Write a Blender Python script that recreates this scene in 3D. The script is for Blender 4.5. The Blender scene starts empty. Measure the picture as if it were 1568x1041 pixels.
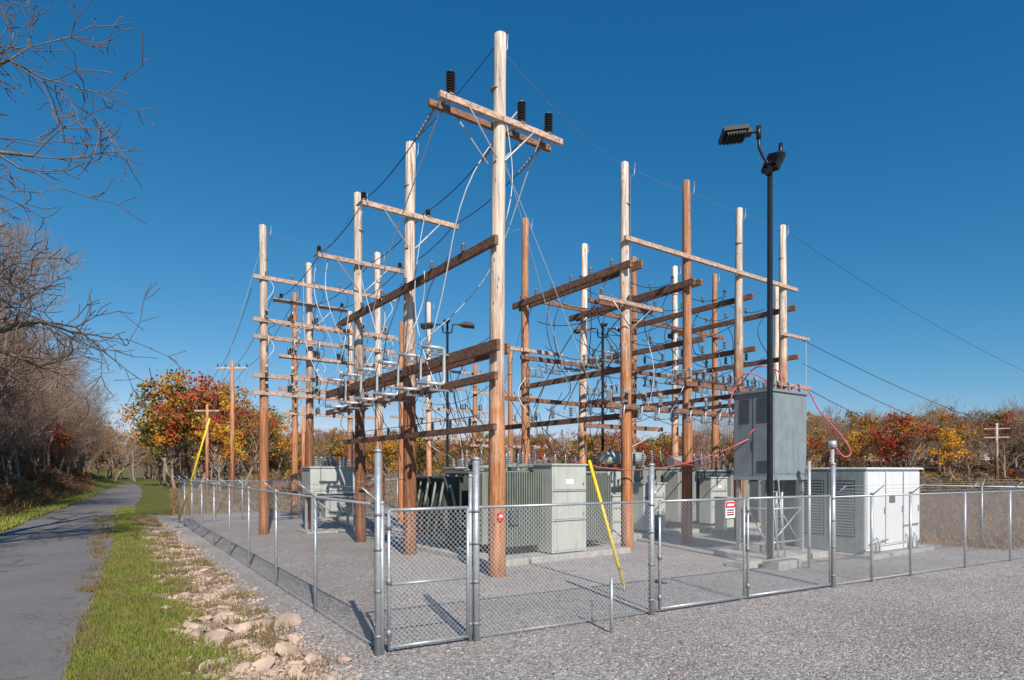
import bpy, math, random
import numpy as np
from mathutils import Vector, Matrix
random.seed(11); rng=np.random.default_rng(5)
S=bpy.context.scene
COL=S.collection
def V3(*a): return Vector(a)
UX,UY=-0.579,0.815
U=V3(UX,UY,0); W=V3(0.815,0.579,0); Z=V3(0,0,1)
O=V3(-0.39,15.6,0)
def L(s,t,z=0): return O+W*s+U*t+Z*z
# ---------------------------------------------------------------- materials
def nt(name):
    m=bpy.data.materials.new(name); m.use_nodes=True
    n=m.node_tree; b=n.nodes['Principled BSDF']; return m,n,b
def simple(name,col,rough=0.6,metal=0.0,var=0.12,scale=6.0,bump=0.0,spec=None,grime=0.0):
    m,n,b=nt(name)
    tc=n.nodes.new('ShaderNodeTexCoord'); no=n.nodes.new('ShaderNodeTexNoise')
    no.inputs['Scale'].default_value=scale; no.inputs['Detail'].default_value=6
    n.links.new(tc.outputs['Object'],no.inputs['Vector'])
    mr=n.nodes.new('ShaderNodeMapRange'); mr.inputs['From Min'].default_value=.3; mr.inputs['From Max'].default_value=.7
    mr.inputs['To Min'].default_value=1-var; mr.inputs['To Max'].default_value=1+var
    n.links.new(no.outputs['Fac'],mr.inputs['Value'])
    mx=n.nodes.new('ShaderNodeVectorMath'); mx.operation='SCALE'
    mx.inputs[0].default_value=col; n.links.new(mr.outputs[0],mx.inputs['Scale'])
    out=mx.outputs[0]
    if grime>0:   # vertical rain streaks
        mp=n.nodes.new('ShaderNodeMapping'); mp.inputs['Scale'].default_value=(7,7,.5); n.links.new(tc.outputs['Object'],mp.inputs[0])
        g=n.nodes.new('ShaderNodeTexNoise'); g.inputs['Scale'].default_value=1.5; g.inputs['Detail'].default_value=7; n.links.new(mp.outputs[0],g.inputs['Vector'])
        gr=n.nodes.new('ShaderNodeMapRange'); gr.inputs['From Min'].default_value=.48; gr.inputs['From Max'].default_value=.72; gr.inputs['To Max'].default_value=grime
        n.links.new(g.outputs['Fac'],gr.inputs['Value'])
        mm=n.nodes.new('ShaderNodeMix'); mm.data_type='RGBA'; mm.inputs['B'].default_value=(.13,.11,.09,1)
        n.links.new(gr.outputs[0],mm.inputs['Factor']); n.links.new(out,mm.inputs['A']); out=mm.outputs['Result']
    n.links.new(out,b.inputs['Base Color'])
    b.inputs['Roughness'].default_value=rough; b.inputs['Metallic'].default_value=metal
    if spec is not None: b.inputs['Specular IOR Level'].default_value=spec
    if bump>0:
        bp=n.nodes.new('ShaderNodeBump'); bp.inputs['Strength'].default_value=bump; bp.inputs['Distance'].default_value=.02
        n.links.new(no.outputs['Fac'],bp.inputs['Height']); n.links.new(bp.outputs[0],b.inputs['Normal'])
    return m
def wood(name,lo,hi,h0,dark=0.35,vertical=True):
    """streaky wood: lo colour near the ground, hi (weathered) colour above h0"""
    m,n,b=nt(name)
    tc=n.nodes.new('ShaderNodeTexCoord'); mp=n.nodes.new('ShaderNodeMapping')
    mp.inputs['Scale'].default_value=(16,16,0.8) if vertical else (7,7,14)
    n.links.new(tc.outputs['Object'],mp.inputs[0])
    no=n.nodes.new('ShaderNodeTexNoise'); no.inputs['Scale'].default_value=1; no.inputs['Detail'].default_value=8; no.inputs['Roughness'].default_value=.7
    n.links.new(mp.outputs[0],no.inputs['Vector'])
    oi=n.nodes.new('ShaderNodeObjectInfo')
    n2=n.nodes.new('ShaderNodeTexNoise'); n2.inputs['Scale'].default_value=1.6; n2.inputs['Detail'].default_value=6
    n.links.new(tc.outputs['Object'],n2.inputs['Vector'])
    sp=n.nodes.new('ShaderNodeSeparateXYZ'); n.links.new(tc.outputs['Object'],sp.inputs[0])
    a1=n.nodes.new('ShaderNodeMath'); a1.operation='MULTIPLY_ADD'; a1.inputs[1].default_value=9
    n.links.new(n2.outputs['Fac'],a1.inputs[0]); n.links.new(sp.outputs['Z'],a1.inputs[2])
    mr=n.nodes.new('ShaderNodeMapRange'); mr.inputs['From Min'].default_value=h0+4.5-1.8; mr.inputs['From Max'].default_value=h0+4.5+2.2
    n.links.new(a1.outputs[0],mr.inputs['Value'])
    mx=n.nodes.new('ShaderNodeMix'); mx.data_type='RGBA'; mx.inputs['A'].default_value=(*lo,1); mx.inputs['B'].default_value=(*hi,1)
    n.links.new(mr.outputs[0],mx.inputs['Factor'])
    r=n.nodes.new('ShaderNodeMapRange'); r.inputs['From Min'].default_value=.34; r.inputs['From Max'].default_value=.6
    r.inputs['To Min'].default_value=dark; r.inputs['To Max'].default_value=1.15
    n.links.new(no.outputs['Fac'],r.inputs['Value'])
    r2=n.nodes.new('ShaderNodeMath'); r2.operation='MULTIPLY_ADD'; r2.inputs[1].default_value=.3; r2.inputs[2].default_value=.85
    n.links.new(oi.outputs['Random'],r2.inputs[0])
    r3=n.nodes.new('ShaderNodeMath'); r3.operation='MULTIPLY'; n.links.new(r.outputs[0],r3.inputs[0]); n.links.new(r2.outputs[0],r3.inputs[1])
    if vertical:   # knots and dark scars
        mp2=n.nodes.new('ShaderNodeMapping'); mp2.inputs['Scale'].default_value=(5,5,1.6); n.links.new(tc.outputs['Object'],mp2.inputs[0])
        vo=n.nodes.new('ShaderNodeTexVoronoi'); vo.inputs['Scale'].default_value=1.3; n.links.new(mp2.outputs[0],vo.inputs['Vector'])
        kr=n.nodes.new('ShaderNodeMapRange'); kr.inputs['From Min'].default_value=.07; kr.inputs['From Max'].default_value=.17; kr.inputs['To Min'].default_value=.35; kr.inputs['To Max'].default_value=1
        n.links.new(vo.outputs['Distance'],kr.inputs['Value'])
        r4=n.nodes.new('ShaderNodeMath'); r4.operation='MULTIPLY'; n.links.new(r3.outputs[0],r4.inputs[0]); n.links.new(kr.outputs[0],r4.inputs[1]); r3=r4
    vm=n.nodes.new('ShaderNodeVectorMath'); vm.operation='SCALE'
    n.links.new(mx.outputs['Result'],vm.inputs[0]); n.links.new(r3.outputs[0],vm.inputs['Scale'])
    n.links.new(vm.outputs[0],b.inputs['Base Color']); b.inputs['Roughness'].default_value=.85
    bp=n.nodes.new('ShaderNodeBump'); bp.inputs['Strength'].default_value=.5; bp.inputs['Distance'].default_value=.02
    n.links.new(no.outputs['Fac'],bp.inputs['Height']); n.links.new(bp.outputs[0],b.inputs['Normal'])
    return m
ORG=(.60,.25,.10); BLC=(.80,.65,.52)
M={}
M['pole_b']=wood('pole_wood_bleached',ORG,BLC,4.8,.42)
M['pole_m']=wood('pole_wood_mixed',(.55,.22,.085),BLC,7.0,.36)
M['pole_o']=wood('pole_wood_orange',(.54,.19,.07),(.56,.26,.13),3,.33)
M['pole_d']=wood('pole_wood_shaded_low',(.30,.12,.055),(.76,.60,.48),6.0,.25)  # dark lower shaft: shade on the middle poles painted into the wood
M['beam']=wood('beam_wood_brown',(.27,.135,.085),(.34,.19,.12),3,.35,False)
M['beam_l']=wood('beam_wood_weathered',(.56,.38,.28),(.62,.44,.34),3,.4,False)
M['galv']=simple('galvanised_steel',(.46,.48,.49),.45,.5,.15,14)
M['galv_d']=simple('steel_dull',(.28,.29,.30),.5,.4,.15,10)
M['alu']=simple('aluminium_tube',(.52,.535,.54),.4,.3,.12,10)
M['insd']=simple('insulator_dark_porcelain',(.045,.04,.042),.25,0,.2,5)
M['insg']=simple('insulator_grey_porcelain',(.27,.29,.31),.3,0,.15,5)
M['wire']=simple('conductor_wire',(.035,.035,.04),.5,.2,.1,3)
M['wirel']=simple('conductor_aluminium',(.62,.63,.64),.45,.2,.1,3)
M['wirer']=simple('insulated_cable_red',(.60,.13,.15),.5,0,.1,3)
M['black']=simple('black_painted_steel',(.018,.018,.02),.4,.1,.2,8)
M['tg']=simple('transformer_paint_greygreen',(.25,.275,.235),.5,0,.1,3,grime=.45)
M['tdk']=simple('transformer_dark_paint_and_shade',(.07,.075,.07),.55,0,.15,3)  # dark parts, and painted shade for the left radiator banks
M['tl']=simple('cabinet_paint_light',(.50,.515,.46),.45,0,.06,2,grime=.3)
M['tw']=simple('shelter_paint_white',(.74,.74,.73),.45,0,.05,1.5,grime=.15)
M['tgy']=simple('cabinet_paint_grey',(.27,.31,.32),.35,.15,.12,3,grime=.35)
M['tgd']=simple('vent_shadow_grey',(.09,.10,.10),.6,0,.1,3)
M['conc']=simple('concrete',(.42,.40,.36),.9,0,.2,5,.3,grime=.3)
M['yel']=simple('guy_guard_yellow',(.85,.62,.02),.45,0,.06,3)
M['red']=simple('sign_red',(.6,.02,.03),.5,0,.05,3)
M['whi']=simple('sign_white',(.8,.8,.78),.5,0,.05,3)
M['rock']=simple('limestone_rock',(.52,.38,.285),.9,0,.4,2.5,.6,grime=.25)
M['peb']=simple('gravel_pebble',(.38,.35,.33),.9,0,.65,9,.0)
M['bark']=simple('bark_grey_brown',(.30,.225,.175),.9,0,.3,3,.3)
M['twig']=simple('twig_brown',(.31,.21,.15),.9,0,.3,1)
M['barkd']=simple('bark_dark',(.16,.13,.11),.9,0,.3,3,.3)
# ---------------------------------------------------------------- mesh builder
class MB:
    def __init__(s): s.v=[];s.f=[];s.m=[];s.mats=[];s.sm=[]
    def mi(s,k):
        if k not in s.mats: s.mats.append(k)
        return s.mats.index(k)
    def ring(s,c,d,r,n,ref=None):
        d=d.normalized(); a=d.orthogonal().normalized() if ref is None else ref
        b=d.cross(a); i=len(s.v)
        for k in range(n):
            t=2*math.pi*k/n; s.v.append(tuple(c+a*(r*math.cos(t))+b*(r*math.sin(t))))
        return i
    def path(s,pts,rs,n=6,mat='galv',cap=True,smooth=True):
        pts=[Vector(p) for p in pts]
        if not isinstance(rs,(list,tuple)): rs=[rs]*len(pts)
        m=s.mi(mat); prev=None; a=None
        for i,p in enumerate(pts):
            d=(pts[min(i+1,len(pts)-1)]-pts[max(i-1,0)])
            if d.length<1e-6: d=Z.copy()
            d.normalize()
            if a is None: a=d.orthogonal().normalized()
            else:
                a=a-d*a.dot(d)
                a=a.normalized() if a.length>1e-4 else d.orthogonal().normalized()
            st=s.ring(p,d,rs[i],n,a)
            if prev is not None:
                for k in range(n):
                    s.f.append((prev+k,prev+(k+1)%n,st+(k+1)%n,st+k)); s.m.append(m); s.sm.append(smooth)
            elif cap: s.f.append(tuple(st+n-1-k for k in range(n))); s.m.append(m); s.sm.append(False)
            prev=st
        if cap: s.f.append(tuple(prev+k for k in range(n))); s.m.append(m); s.sm.append(False)
    def lathe(s,p,ax,prof,n=10,mat='insd'):
        ax=ax.normalized(); a=ax.orthogonal().normalized(); m=s.mi(mat); prev=None
        for h,r in prof:
            st=s.ring(p+ax*h,ax,max(r,.001),n,a)
            if prev is not None:
                for k in range(n):
                    s.f.append((prev+k,prev+(k+1)%n,st+(k+1)%n,st+k)); s.m.append(m); s.sm.append(False)
            prev=st
    def box(s,c,h,ax=(W,U,Z),mat='galv'):
        i=len(s.v); m=s.mi(mat)
        for sz in(-1,1):
            for sy in(-1,1):
                for sx in(-1,1):
                    s.v.append(tuple(c+ax[0]*(h[0]*sx)+ax[1]*(h[1]*sy)+ax[2]*(h[2]*sz)))
        for q in((0,2,3,1),(4,5,7,6),(0,1,5,4),(2,6,7,3),(0,4,6,2),(1,3,7,5)):
            s.f.append(tuple(i+k for k in q)); s.m.append(m); s.sm.append(False)
    def lbox(s,s0,s1,t0,t1,z0,z1,mat):
        s.box(L((s0+s1)/2,(t0+t1)/2,(z0+z1)/2),((s1-s0)/2,(t1-t0)/2,(z1-z0)/2),mat=mat)
    def build(s,name,origin=V3(0,0,0),parent=None,bevel=0):
        me=bpy.data.meshes.new(name)
        v=np.array(s.v,dtype=float)-np.array(origin)
        me.from_pydata(v.tolist(),[],s.f)
        for k in s.mats: me.materials.append(M[k] if isinstance(k,str) else k)
        me.polygons.foreach_set('material_index',s.m); me.polygons.foreach_set('use_smooth',s.sm)
        me.update()
        o=bpy.data.objects.new(name,me); COL.objects.link(o); o.location=origin
        if parent is not None: o.parent=parent; o.location=Vector(origin)-parent.location
        if bevel:
            b=o.modifiers.new('bevel','BEVEL'); b.width=bevel; b.segments=2; b.limit_method='ANGLE'
        return o
def empty(name,loc):
    e=bpy.data.objects.new(name,None); COL.objects.link(e); e.location=loc; e.empty_display_size=.2; return e
def sag(p,q,s,n=12):
    p=Vector(p);q=Vector(q); return [p.lerp(q,i/n)-Z*(s*4*(i/n)*(1-i/n)) for i in range(n+1)]
def shed(nsh,H,R,r=None):
    r=r or R*.5; out=[(0,r)]
    for i in range(nsh):
        h=H*(i+.15)/nsh; out+= [(h,r),(h+H/nsh*.35,R),(h+H/nsh*.5,R),(h+H/nsh*.6,r)]
    out.append((H,r*.7)); out.append((H+.04,r*.7)); out.append((H+.04,0)); return out
# ---------------------------------------------------------------- terrain
RY=np.array([-200,0,7.87,18,31.6,63,105,170,400]); RX=np.array([118,-1.0,-5.67,-11.7,-19.9,-37.5,-63,-108,-270])
def xr(y): return np.interp(y,RY,RX)
FC=np.array([-1.87,8.93]); FD=np.array([-.555,.832]); FN=np.array([.832,.555])   # left fence line, FN points to the yard
def fence_d(x,y): return (x-FC[0])*FN[0]+(y-FC[1])*FN[1]
def sstep(a,b,x):
    t=np.clip((x-a)/(b-a),0,1); return t*t*(3-2*t)
def H(x,y):
    x=np.asarray(x,float); y=np.asarray(y,float)
    e=(xr(y)-4.9-x)*.86
    h=.55*np.maximum(0,e-1.8); h=16*(1-np.exp(-h/16))
    h=h*(1+.12*np.sin(x*.21+y*.13)*np.sin(y*.17))
    d=(x-xr(y))*.86
    back=sstep(50,80,y)*sstep(12,45,d)*-.8
    far=sstep(85,200,np.hypot(x,y))*6*sstep(12,45,d)
    h=h+back+far
    return h
def grid_coords(lo,hi,c0,c1,st,g=1.09):
    a=list(np.arange(c0,c1+.01,st)); d=st;x=a[-1]
    while x<hi: d*=g; x+=d; a.append(x)
    d=st;x=a[0];b=[]
    while x>lo: d*=g; x-=d; b.append(x)
    return np.array(b[::-1]+a)
gx=grid_coords(-900,1200,-35,40,1.0); gy=grid_coords(-200,1500,-5,60,1.0)
GX,GY=np.meshgrid(gx,gy); GZ=H(GX,GY)
nx,ny=len(gx),len(gy)
vs=np.stack([GX.ravel(),GY.ravel(),GZ.ravel()],1)
idx=np.arange(nx*ny).reshape(ny,nx)
fs=np.stack([idx[:-1,:-1].ravel(),idx[:-1,1:].ravel(),idx[1:,1:].ravel(),idx[1:,:-1].ravel()],1)
me=bpy.data.meshes.new('ground'); me.from_pydata(vs.tolist(),[],fs.tolist()); me.update()
me.polygons.foreach_set('use_smooth',[True]*len(fs))
fd=fence_d(GX,GY)
al=(GX-FC[0])*FD[0]+(GY-FC[1])*FD[1]     # along the fence, away from camera
fw_=(GX-FC[0])*.873+(GY-FC[1])*.488
front=(GX-FC[0])*-.488+(GY-FC[1])*.873
g=np.minimum(np.minimum(fd+.9, (32-al)*.8),np.where(front>1.0,21.0-fw_,60-fw_)*.8)
rd=(GX-xr(GY))*.86
for nm,ar in(('gravel',g),('roadd',rd)):
    a=me.attributes.new(nm,'FLOAT','POINT'); a.data.foreach_set('value',ar.ravel().astype(np.float32))
ground=bpy.data.objects.new('ground',me); COL.objects.link(ground)
def N(n,t,**k):
    x=n.nodes.new(t)
    for a,b in k.items(): setattr(x,a,b)
    return x
def gmath(n,op,a,b=None,c=None):
    x=N(n,'ShaderNodeMath',operation=op)
    for i,q in enumerate((a,b,c)):
        if q is None: continue
        if isinstance(q,(int,float)): x.inputs[i].default_value=q
        else: n.links.new(q,x.inputs[i])
    return x.outputs[0]
def gmix(n,f,a,b):
    x=N(n,'ShaderNodeMix',data_type='RGBA')
    for nm,q in(('Factor',f),('A',a),('B',b)):
        if isinstance(q,tuple): x.inputs[nm].default_value=(*q,1)
        elif isinstance(q,(int,float)): x.inputs[nm].default_value=q
        else: n.links.new(q,x.inputs[nm])
    return x.outputs['Result']
def gnoise(n,vec,sc,det=5,ro=.6):
    x=N(n,'ShaderNodeTexNoise'); x.inputs['Scale'].default_value=sc; x.inputs['Detail'].default_value=det; x.inputs['Roughness'].default_value=ro
    n.links.new(vec,x.inputs['Vector']); return x.outputs['Fac']
def gramp(n,v,a,b,c=0,d=1):
    x=N(n,'ShaderNodeMapRange'); x.inputs['From Min'].default_value=a; x.inputs['From Max'].default_value=b
    x.inputs['To Min'].default_value=c; x.inputs['To Max'].default_value=d; n.links.new(v,x.inputs['Value']); return x.outputs[0]
m,n,b=nt('ground_surface')
P=N(n,'ShaderNodeNewGeometry').outputs['Position']
ag=N(n,'ShaderNodeAttribute',attribute_name='gravel').outputs['Fac']
ar=N(n,'ShaderNodeAttribute',attribute_name='roadd').outputs['Fac']
nb=gnoise(n,P,.35); nm_=gnoise(n,P,2.0); nf=gnoise(n,P,14,6,.7); 
vo=N(n,'ShaderNodeTexVoronoi'); vo.inputs['Scale'].default_value=26; n.links.new(P,vo.inputs['Vector'])
vo2=N(n,'ShaderNodeTexVoronoi'); vo2.inputs['Scale'].default_value=60; n.links.new(P,vo2.inputs['Vector'])
vr=gmath(n,'MULTIPLY',gramp(n,gmath(n,'ADD',vo.outputs['Color'],0.0),0,1,.55,1.4),gramp(n,gmath(n,'ADD',vo2.outputs['Color'],0.0),0,1,.65,1.35))
grav=gmix(n,gramp(n,nb,.35,.65),(.365,.325,.30),(.46,.415,.385))
grav=gmix(n,gramp(n,nm_,.5,.75,0,.35),grav,(.29,.24,.21))
# worn wheel tracks along the drive outside the gates
sc=N(n,'ShaderNodeVectorMath',operation='SCALE'); n.links.new(grav,sc.inputs[0]); n.links.new(vr,sc.inputs['Scale']); grav=sc.outputs[0]
grav=gmix(n,gramp(n,nf,.5,.75,0,.55),grav,(.15,.125,.11))
dirt=gmix(n,gramp(n,nm_,.35,.65),(.36,.22,.135),(.48,.35,.26))
dirt=gmix(n,gramp(n,nf,.45,.7,0,.7),dirt,(.18,.10,.06))
grass=gmix(n,gramp(n,nm_,.35,.65),(.105,.135,.022),(.19,.18,.05))
grass=gmix(n,gramp(n,nf,.5,.75,0,.7),grass,(.06,.06,.02))
brush=gmix(n,gramp(n,nb,.35,.65),(.26,.15,.085),(.17,.14,.06))
brush=gmix(n,gramp(n,nf,.45,.7,0,.6),brush,(.09,.06,.035))
gd=gmath(n,'MULTIPLY_ADD',nm_,1.6,gmath(n,'ADD',ag,-.8))
gd=gmath(n,'MULTIPLY_ADD',nf,.7,gmath(n,'ADD',gd,-.35))
onverge=gramp(n,gd,-1.7,-1.4)               # 0 grass .. 1 dirt
lefthill=gramp(n,gmath(n,'MULTIPLY_ADD',nm_,4.0,ar),-8.5,-5.5)   # 0 brush .. 1 grass
farr=gramp(n,gmath(n,'ADD',gmath(n,'MULTIPLY_ADD',nb,6.0,ar),-3.0),9,13)
c=gmix(n,lefthill,brush,grass)
c=gmix(n,onverge,c,dirt)
c=gmix(n,gramp(n,gd,-.15,.1),c,grav)
c=gmix(n,gmath(n,'MULTIPLY',farr,gramp(n,gd,-.6,-.2,1,0)),c,brush)
n.links.new(c,b.inputs['Base Color']); b.inputs['Roughness'].default_value=.95; b.inputs['Specular IOR Level'].default_value=.15
hh=gmath(n,'MULTIPLY_ADD',vo.outputs['Distance'],-.8,gmath(n,'MULTIPLY',nf,1.2))
bp=N(n,'ShaderNodeBump'); bp.inputs['Strength'].default_value=.8; bp.inputs['Distance'].default_value=.035
n.links.new(hh,bp.inputs['Height']); n.links.new(bp.outputs[0],b.inputs['Normal'])
me.materials.append(m)
# road
ry=np.concatenate([np.arange(-30,60,2.0),np.arange(60,180,5.0)])
xs=np.array([np.mean(xr(np.linspace(y-6,y+6,13))) for y in ry])
rv=[];rf=[]
K=8
for i,y in enumerate(ry):
    for k in range(K+1):
        wob=(.09*math.sin(y*1.7)+.07*math.sin(y*.63)) if k==0 else (.12*math.sin(y*.9) if k==K else 0)
        rv.append((xs[i]+wob-4.9*k/K, y, .006+.03*math.sin(math.pi*k/K)))
for i in range(len(ry)-1):
    for k in range(K):
        a=i*(K+1)+k; rf.append((a,a+K+1,a+K+2,a+1))
me=bpy.data.meshes.new('road'); me.from_pydata(rv,[],rf); me.update()
m,n,b=nt('old_asphalt'); P=N(n,'ShaderNodeNewGeometry').outputs['Position']
c=gmix(n,gramp(n,gnoise(n,P,.5),.35,.65),(.15,.14,.138),(.21,.195,.19))
c=gmix(n,gramp(n,gnoise(n,P,30,4,.8),.4,.7,0,.7),c,(.33,.30,.285))
c=gmix(n,gramp(n,gnoise(n,P,70,2,.7),.5,.75,0,.7),c,(.06,.058,.055))
vo=N(n,'ShaderNodeTexVoronoi',feature='DISTANCE_TO_EDGE'); vo.inputs['Scale'].default_value=.5
wv=N(n,'ShaderNodeTexNoise'); wv.inputs['Scale'].default_value=1.5; n.links.new(P,wv.inputs['Vector'])
va=N(n,'ShaderNodeVectorMath',operation='ADD'); n.links.new(P,va.inputs[0]); n.links.new(wv.outputs['Color'],va.inputs[1]); n.links.new(va.outputs[0],vo.inputs['Vector'])
c=gmix(n,gramp(n,vo.outputs['Distance'],0,.008,.5,0),c,(.05,.05,.05))
n.links.new(c,b.inputs['Base Color']); b.inputs['Roughness'].default_value=.9; b.inputs['Specular IOR Level'].default_value=.2
me.materials.append(m); o=bpy.data.objects.new('road',me); COL.objects.link(o)
# ---------------------------------------------------------------- stones, pebbles, grass
def soup(name,verts,faces,mat,smooth=False):
    me=bpy.data.meshes.new(name)
    nv=len(verts); nf_=len(faces); k=faces.shape[1]
    me.vertices.add(nv); me.vertices.foreach_set('co',verts.astype(np.float32).ravel())
    me.loops.add(nf_*k); me.loops.foreach_set('vertex_index',faces.astype(np.int32).ravel())
    me.polygons.add(nf_); me.polygons.foreach_set('loop_start',(np.arange(nf_)*k).astype(np.int32))
    me.polygons.foreach_set('use_smooth',[smooth]*nf_)
    me.update(calc_edges=True); me.validate()
    me.materials.append(mat)
    o=bpy.data.objects.new(name,me); COL.objects.link(o); return o
OCT=np.array([[1,0,0],[0,1,0],[-1,0,0],[0,-1,0],[0,0,1],[0,0,-1]],float)
OF=np.array([[0,1,4],[1,2,4],[2,3,4],[3,0,4],[1,0,5],[2,1,5],[3,2,5],[0,3,5]])
def pebbles(name,px,py,size,mat,flat=.5):
    k=len(px); a=rng.uniform(0,6.28,k); sc=size[:,None]*rng.uniform(.6,1.3,(k,3)); sc[:,2]*=flat
    v=OCT[None]*sc[:,None,:]+rng.normal(0,.22,(k,6,3))*size[:,None,None]*np.array([1,1,flat])
    ca,sa=np.cos(a)[:,None],np.sin(a)[:,None]
    x=v[:,:,0]*ca-v[:,:,1]*sa; y=v[:,:,0]*sa+v[:,:,1]*ca
    v=np.stack([x+px[:,None],y+py[:,None],v[:,:,2]+(size*flat*.3)[:,None]+H(px,py)[:,None]],2).reshape(-1,3)
    f=(OF[None]+6*np.arange(k)[:,None,None]).reshape(-1,3)
    return soup(name,v,f,mat)
k=42000; yy=6.5+13*rng.random(k)**1.5; xx=rng.uniform(-.35,.95,k)*yy
keep=(fence_d(xx,yy)>-.9); xx=xx[keep];yy=yy[keep]
pebbles('gravel_stones',xx,yy,rng.uniform(.009,.023,len(xx)),M['peb'])
k=11000; al_=-3.2+28*rng.random(k)**1.8; off=-rng.triangular(.4,1.4,2.8,k)
pebbles('dirt_stones',FC[0]+FD[0]*al_+FN[0]*off,FC[1]+FD[1]*al_+FN[1]*off,rng.uniform(.010,.045,k),M['rock'],.6)
def rocks():
    import bmesh
    bm=bmesh.new()
    for i in range(760):
        al=abs(random.gauss(0,1))*7-3.2 if random.random()<.78 else random.uniform(-3,26)
        off=-random.triangular(.45,2.7,1.4)
        p=FC+FD*al+FN*off
        sz=random.choice([.03,.04,.04,.05,.06,.07,.09,.12]) * random.uniform(.7,1.5)
        if random.random()<.07 and al<6: sz=random.uniform(.15,.28)
        r=bmesh.ops.create_icosphere(bm,subdivisions=2 if sz>.05 else 1,radius=1)
        s3=Vector((random.uniform(.8,1.6),random.uniform(.6,1.1),random.uniform(.35,.6)))*sz
        rot=Matrix.Rotation(random.uniform(0,6.28),3,'Z')@Matrix.Rotation(random.uniform(-.5,.5),3,'X')
        cut=[(Vector((random.gauss(0,1),random.gauss(0,1),random.gauss(0,1))).normalized(),random.uniform(.3,.7)) for _ in range(9)]
        for v in r['verts']:
            q=v.co.copy()
            for cn,cd in cut:
                dd=q.dot(cn)
                if dd>cd: q-=cn*(dd-cd)
            q=rot@Vector((q.x*s3.x,q.y*s3.y,q.z*s3.z)); v.co=q+Vector((p[0],p[1],sz*.12))
    me=bpy.data.meshes.new('rocks'); bm.to_mesh(me); bm.free(); me.materials.append(M['rock'])
    o=bpy.data.objects.new('rocks',me); COL.objects.link(o)
rocks()
def leafmat(name,c1,c2,c3,scale=.6,rough=.75,trans=.25):
    m,n,b=nt(name); P=N(n,'ShaderNodeNewGeometry').outputs['Position']
    oi=N(n,'ShaderNodeObjectInfo').outputs['Random']
    c=gmix(n,gramp(n,gnoise(n,P,scale,3),.35,.65),c1,c2)
    c=gmix(n,gramp(n,gnoise(n,P,scale*9,2),.45,.7,0,.8),c,c3)
    vm=N(n,'ShaderNodeVectorMath',operation='SCALE'); n.links.new(c,vm.inputs[0]); n.links.new(gmath(n,'MULTIPLY_ADD',oi,.5,.75),vm.inputs['Scale'])
    n.links.new(vm.outputs[0],b.inputs['Base Color']); b.inputs['Roughness'].default_value=rough; b.inputs['Specular IOR Level'].default_value=.2
    tr=N(n,'ShaderNodeBsdfTranslucent'); n.links.new(vm.outputs[0],tr.inputs['Color'])
    ms=N(n,'ShaderNodeMixShader'); ms.inputs[0].default_value=trans
    n.links.new(b.outputs[0],ms.inputs[1]); n.links.new(tr.outputs[0],ms.inputs[2])
    n.links.new(ms.outputs[0],n.nodes['Material Output'].inputs[0]); return m
M['grass']=leafmat('grass_blades',(.21,.29,.035),(.33,.33,.07),(.44,.35,.14),1.5)
M['dry']=leafmat('dry_grass_blades',(.38,.28,.13),(.28,.20,.10),(.16,.15,.05),1.5)
M['brus']=leafmat('brush_stems',(.36,.20,.11),(.28,.19,.08),(.22,.13,.06),.5)
def blades(name,px,py,h,mat,w=.006,lay=.8):
    k=len(px); a=rng.uniform(0,6.28,k); ln=h*rng.uniform(.1,lay,k); a2=rng.uniform(0,6.28,k)
    z=H(px,py); wd=w*(1+np.hypot(px,py)/12)
    v=np.zeros((k,3,3)); v[:,0]=np.stack([px-wd*np.cos(a),py-wd*np.sin(a),z],1); v[:,1]=np.stack([px+wd*np.cos(a),py+wd*np.sin(a),z],1)
    v[:,2]=np.stack([px+ln*np.cos(a2),py+ln*np.sin(a2),z+h],1)
    return soup(name,v.reshape(-1,3),np.arange(3*k).reshape(k,3),mat)
k=110000; yy=5.5+38*rng.random(k)**1.9; e=rng.random(k)
x0=xr(yy)+.05+rng.normal(0,.06,k); x1=FC[0]+(-(yy-FC[1])*FN[1]-2.15)/FN[0]
jit=.3*np.sin(yy*2.3)+.25*np.sin(yy*5.1+1)+rng.normal(0,.28,k); xx=x0+(x1+jit-x0)*e
cl=np.sin(xx*3+np.sin(yy*2))*np.sin(yy*2.6)+rng.normal(0,.5,k)
keep=(cl>-.7); xx=xx[keep];yy=yy[keep]
blades('grass_verge',xx,yy,rng.uniform(.03,.13,len(xx)),M['grass'])
k=18000; cx=rng.integers(0,300,k); cy=5.5+30*rng.random(300)**1.7; offc=rng.uniform(-3.6,-.8,300)
px=FC[0]+(-(cy-FC[1])*FN[1]+offc)/FN[0]
rr=rng.normal(0,.12,(k,2)); blades('dry_weeds',px[cx]+rr[:,0],cy[cx]+rr[:,1],rng.uniform(.04,.18,k),M['dry'],.005)
k=34000; yy=8+60*rng.random(k)**1.3; xx=xr(yy)-4.95-rng.random(k)**1.5*6
blades('roadside_grass',xx,yy,rng.uniform(.05,.28,k),M['grass'],.008)
k=60000; yy=12+90*rng.random(k)**1.2; xx=xr(yy)-6.5-rng.random(k)*22
blades('bank_weeds',xx,yy,rng.uniform(.2,.8,k),M['brus'],.010,1.2)
k=90000; aa=rng.uniform(-.55,1.0,k); yy=18+66*rng.random(k); xx=aa*yy
fr_=(xx-FC[0])*-.488+(yy-FC[1])*.873
keep=((xx-FC[0])*FD[0]+(yy-FC[1])*FD[1]>33)|(((xx-FC[0])*.873+(yy-FC[1])*.488>21.5+rng.normal(0,.9,k))&(fr_>1)); keep&=(xx>xr(yy)+1)
xx=xx[keep]; yy=yy[keep]; clump=.5+.5*np.sin(xx*1.3+2*np.sin(yy*.7))*np.sin(yy*1.1)
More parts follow.
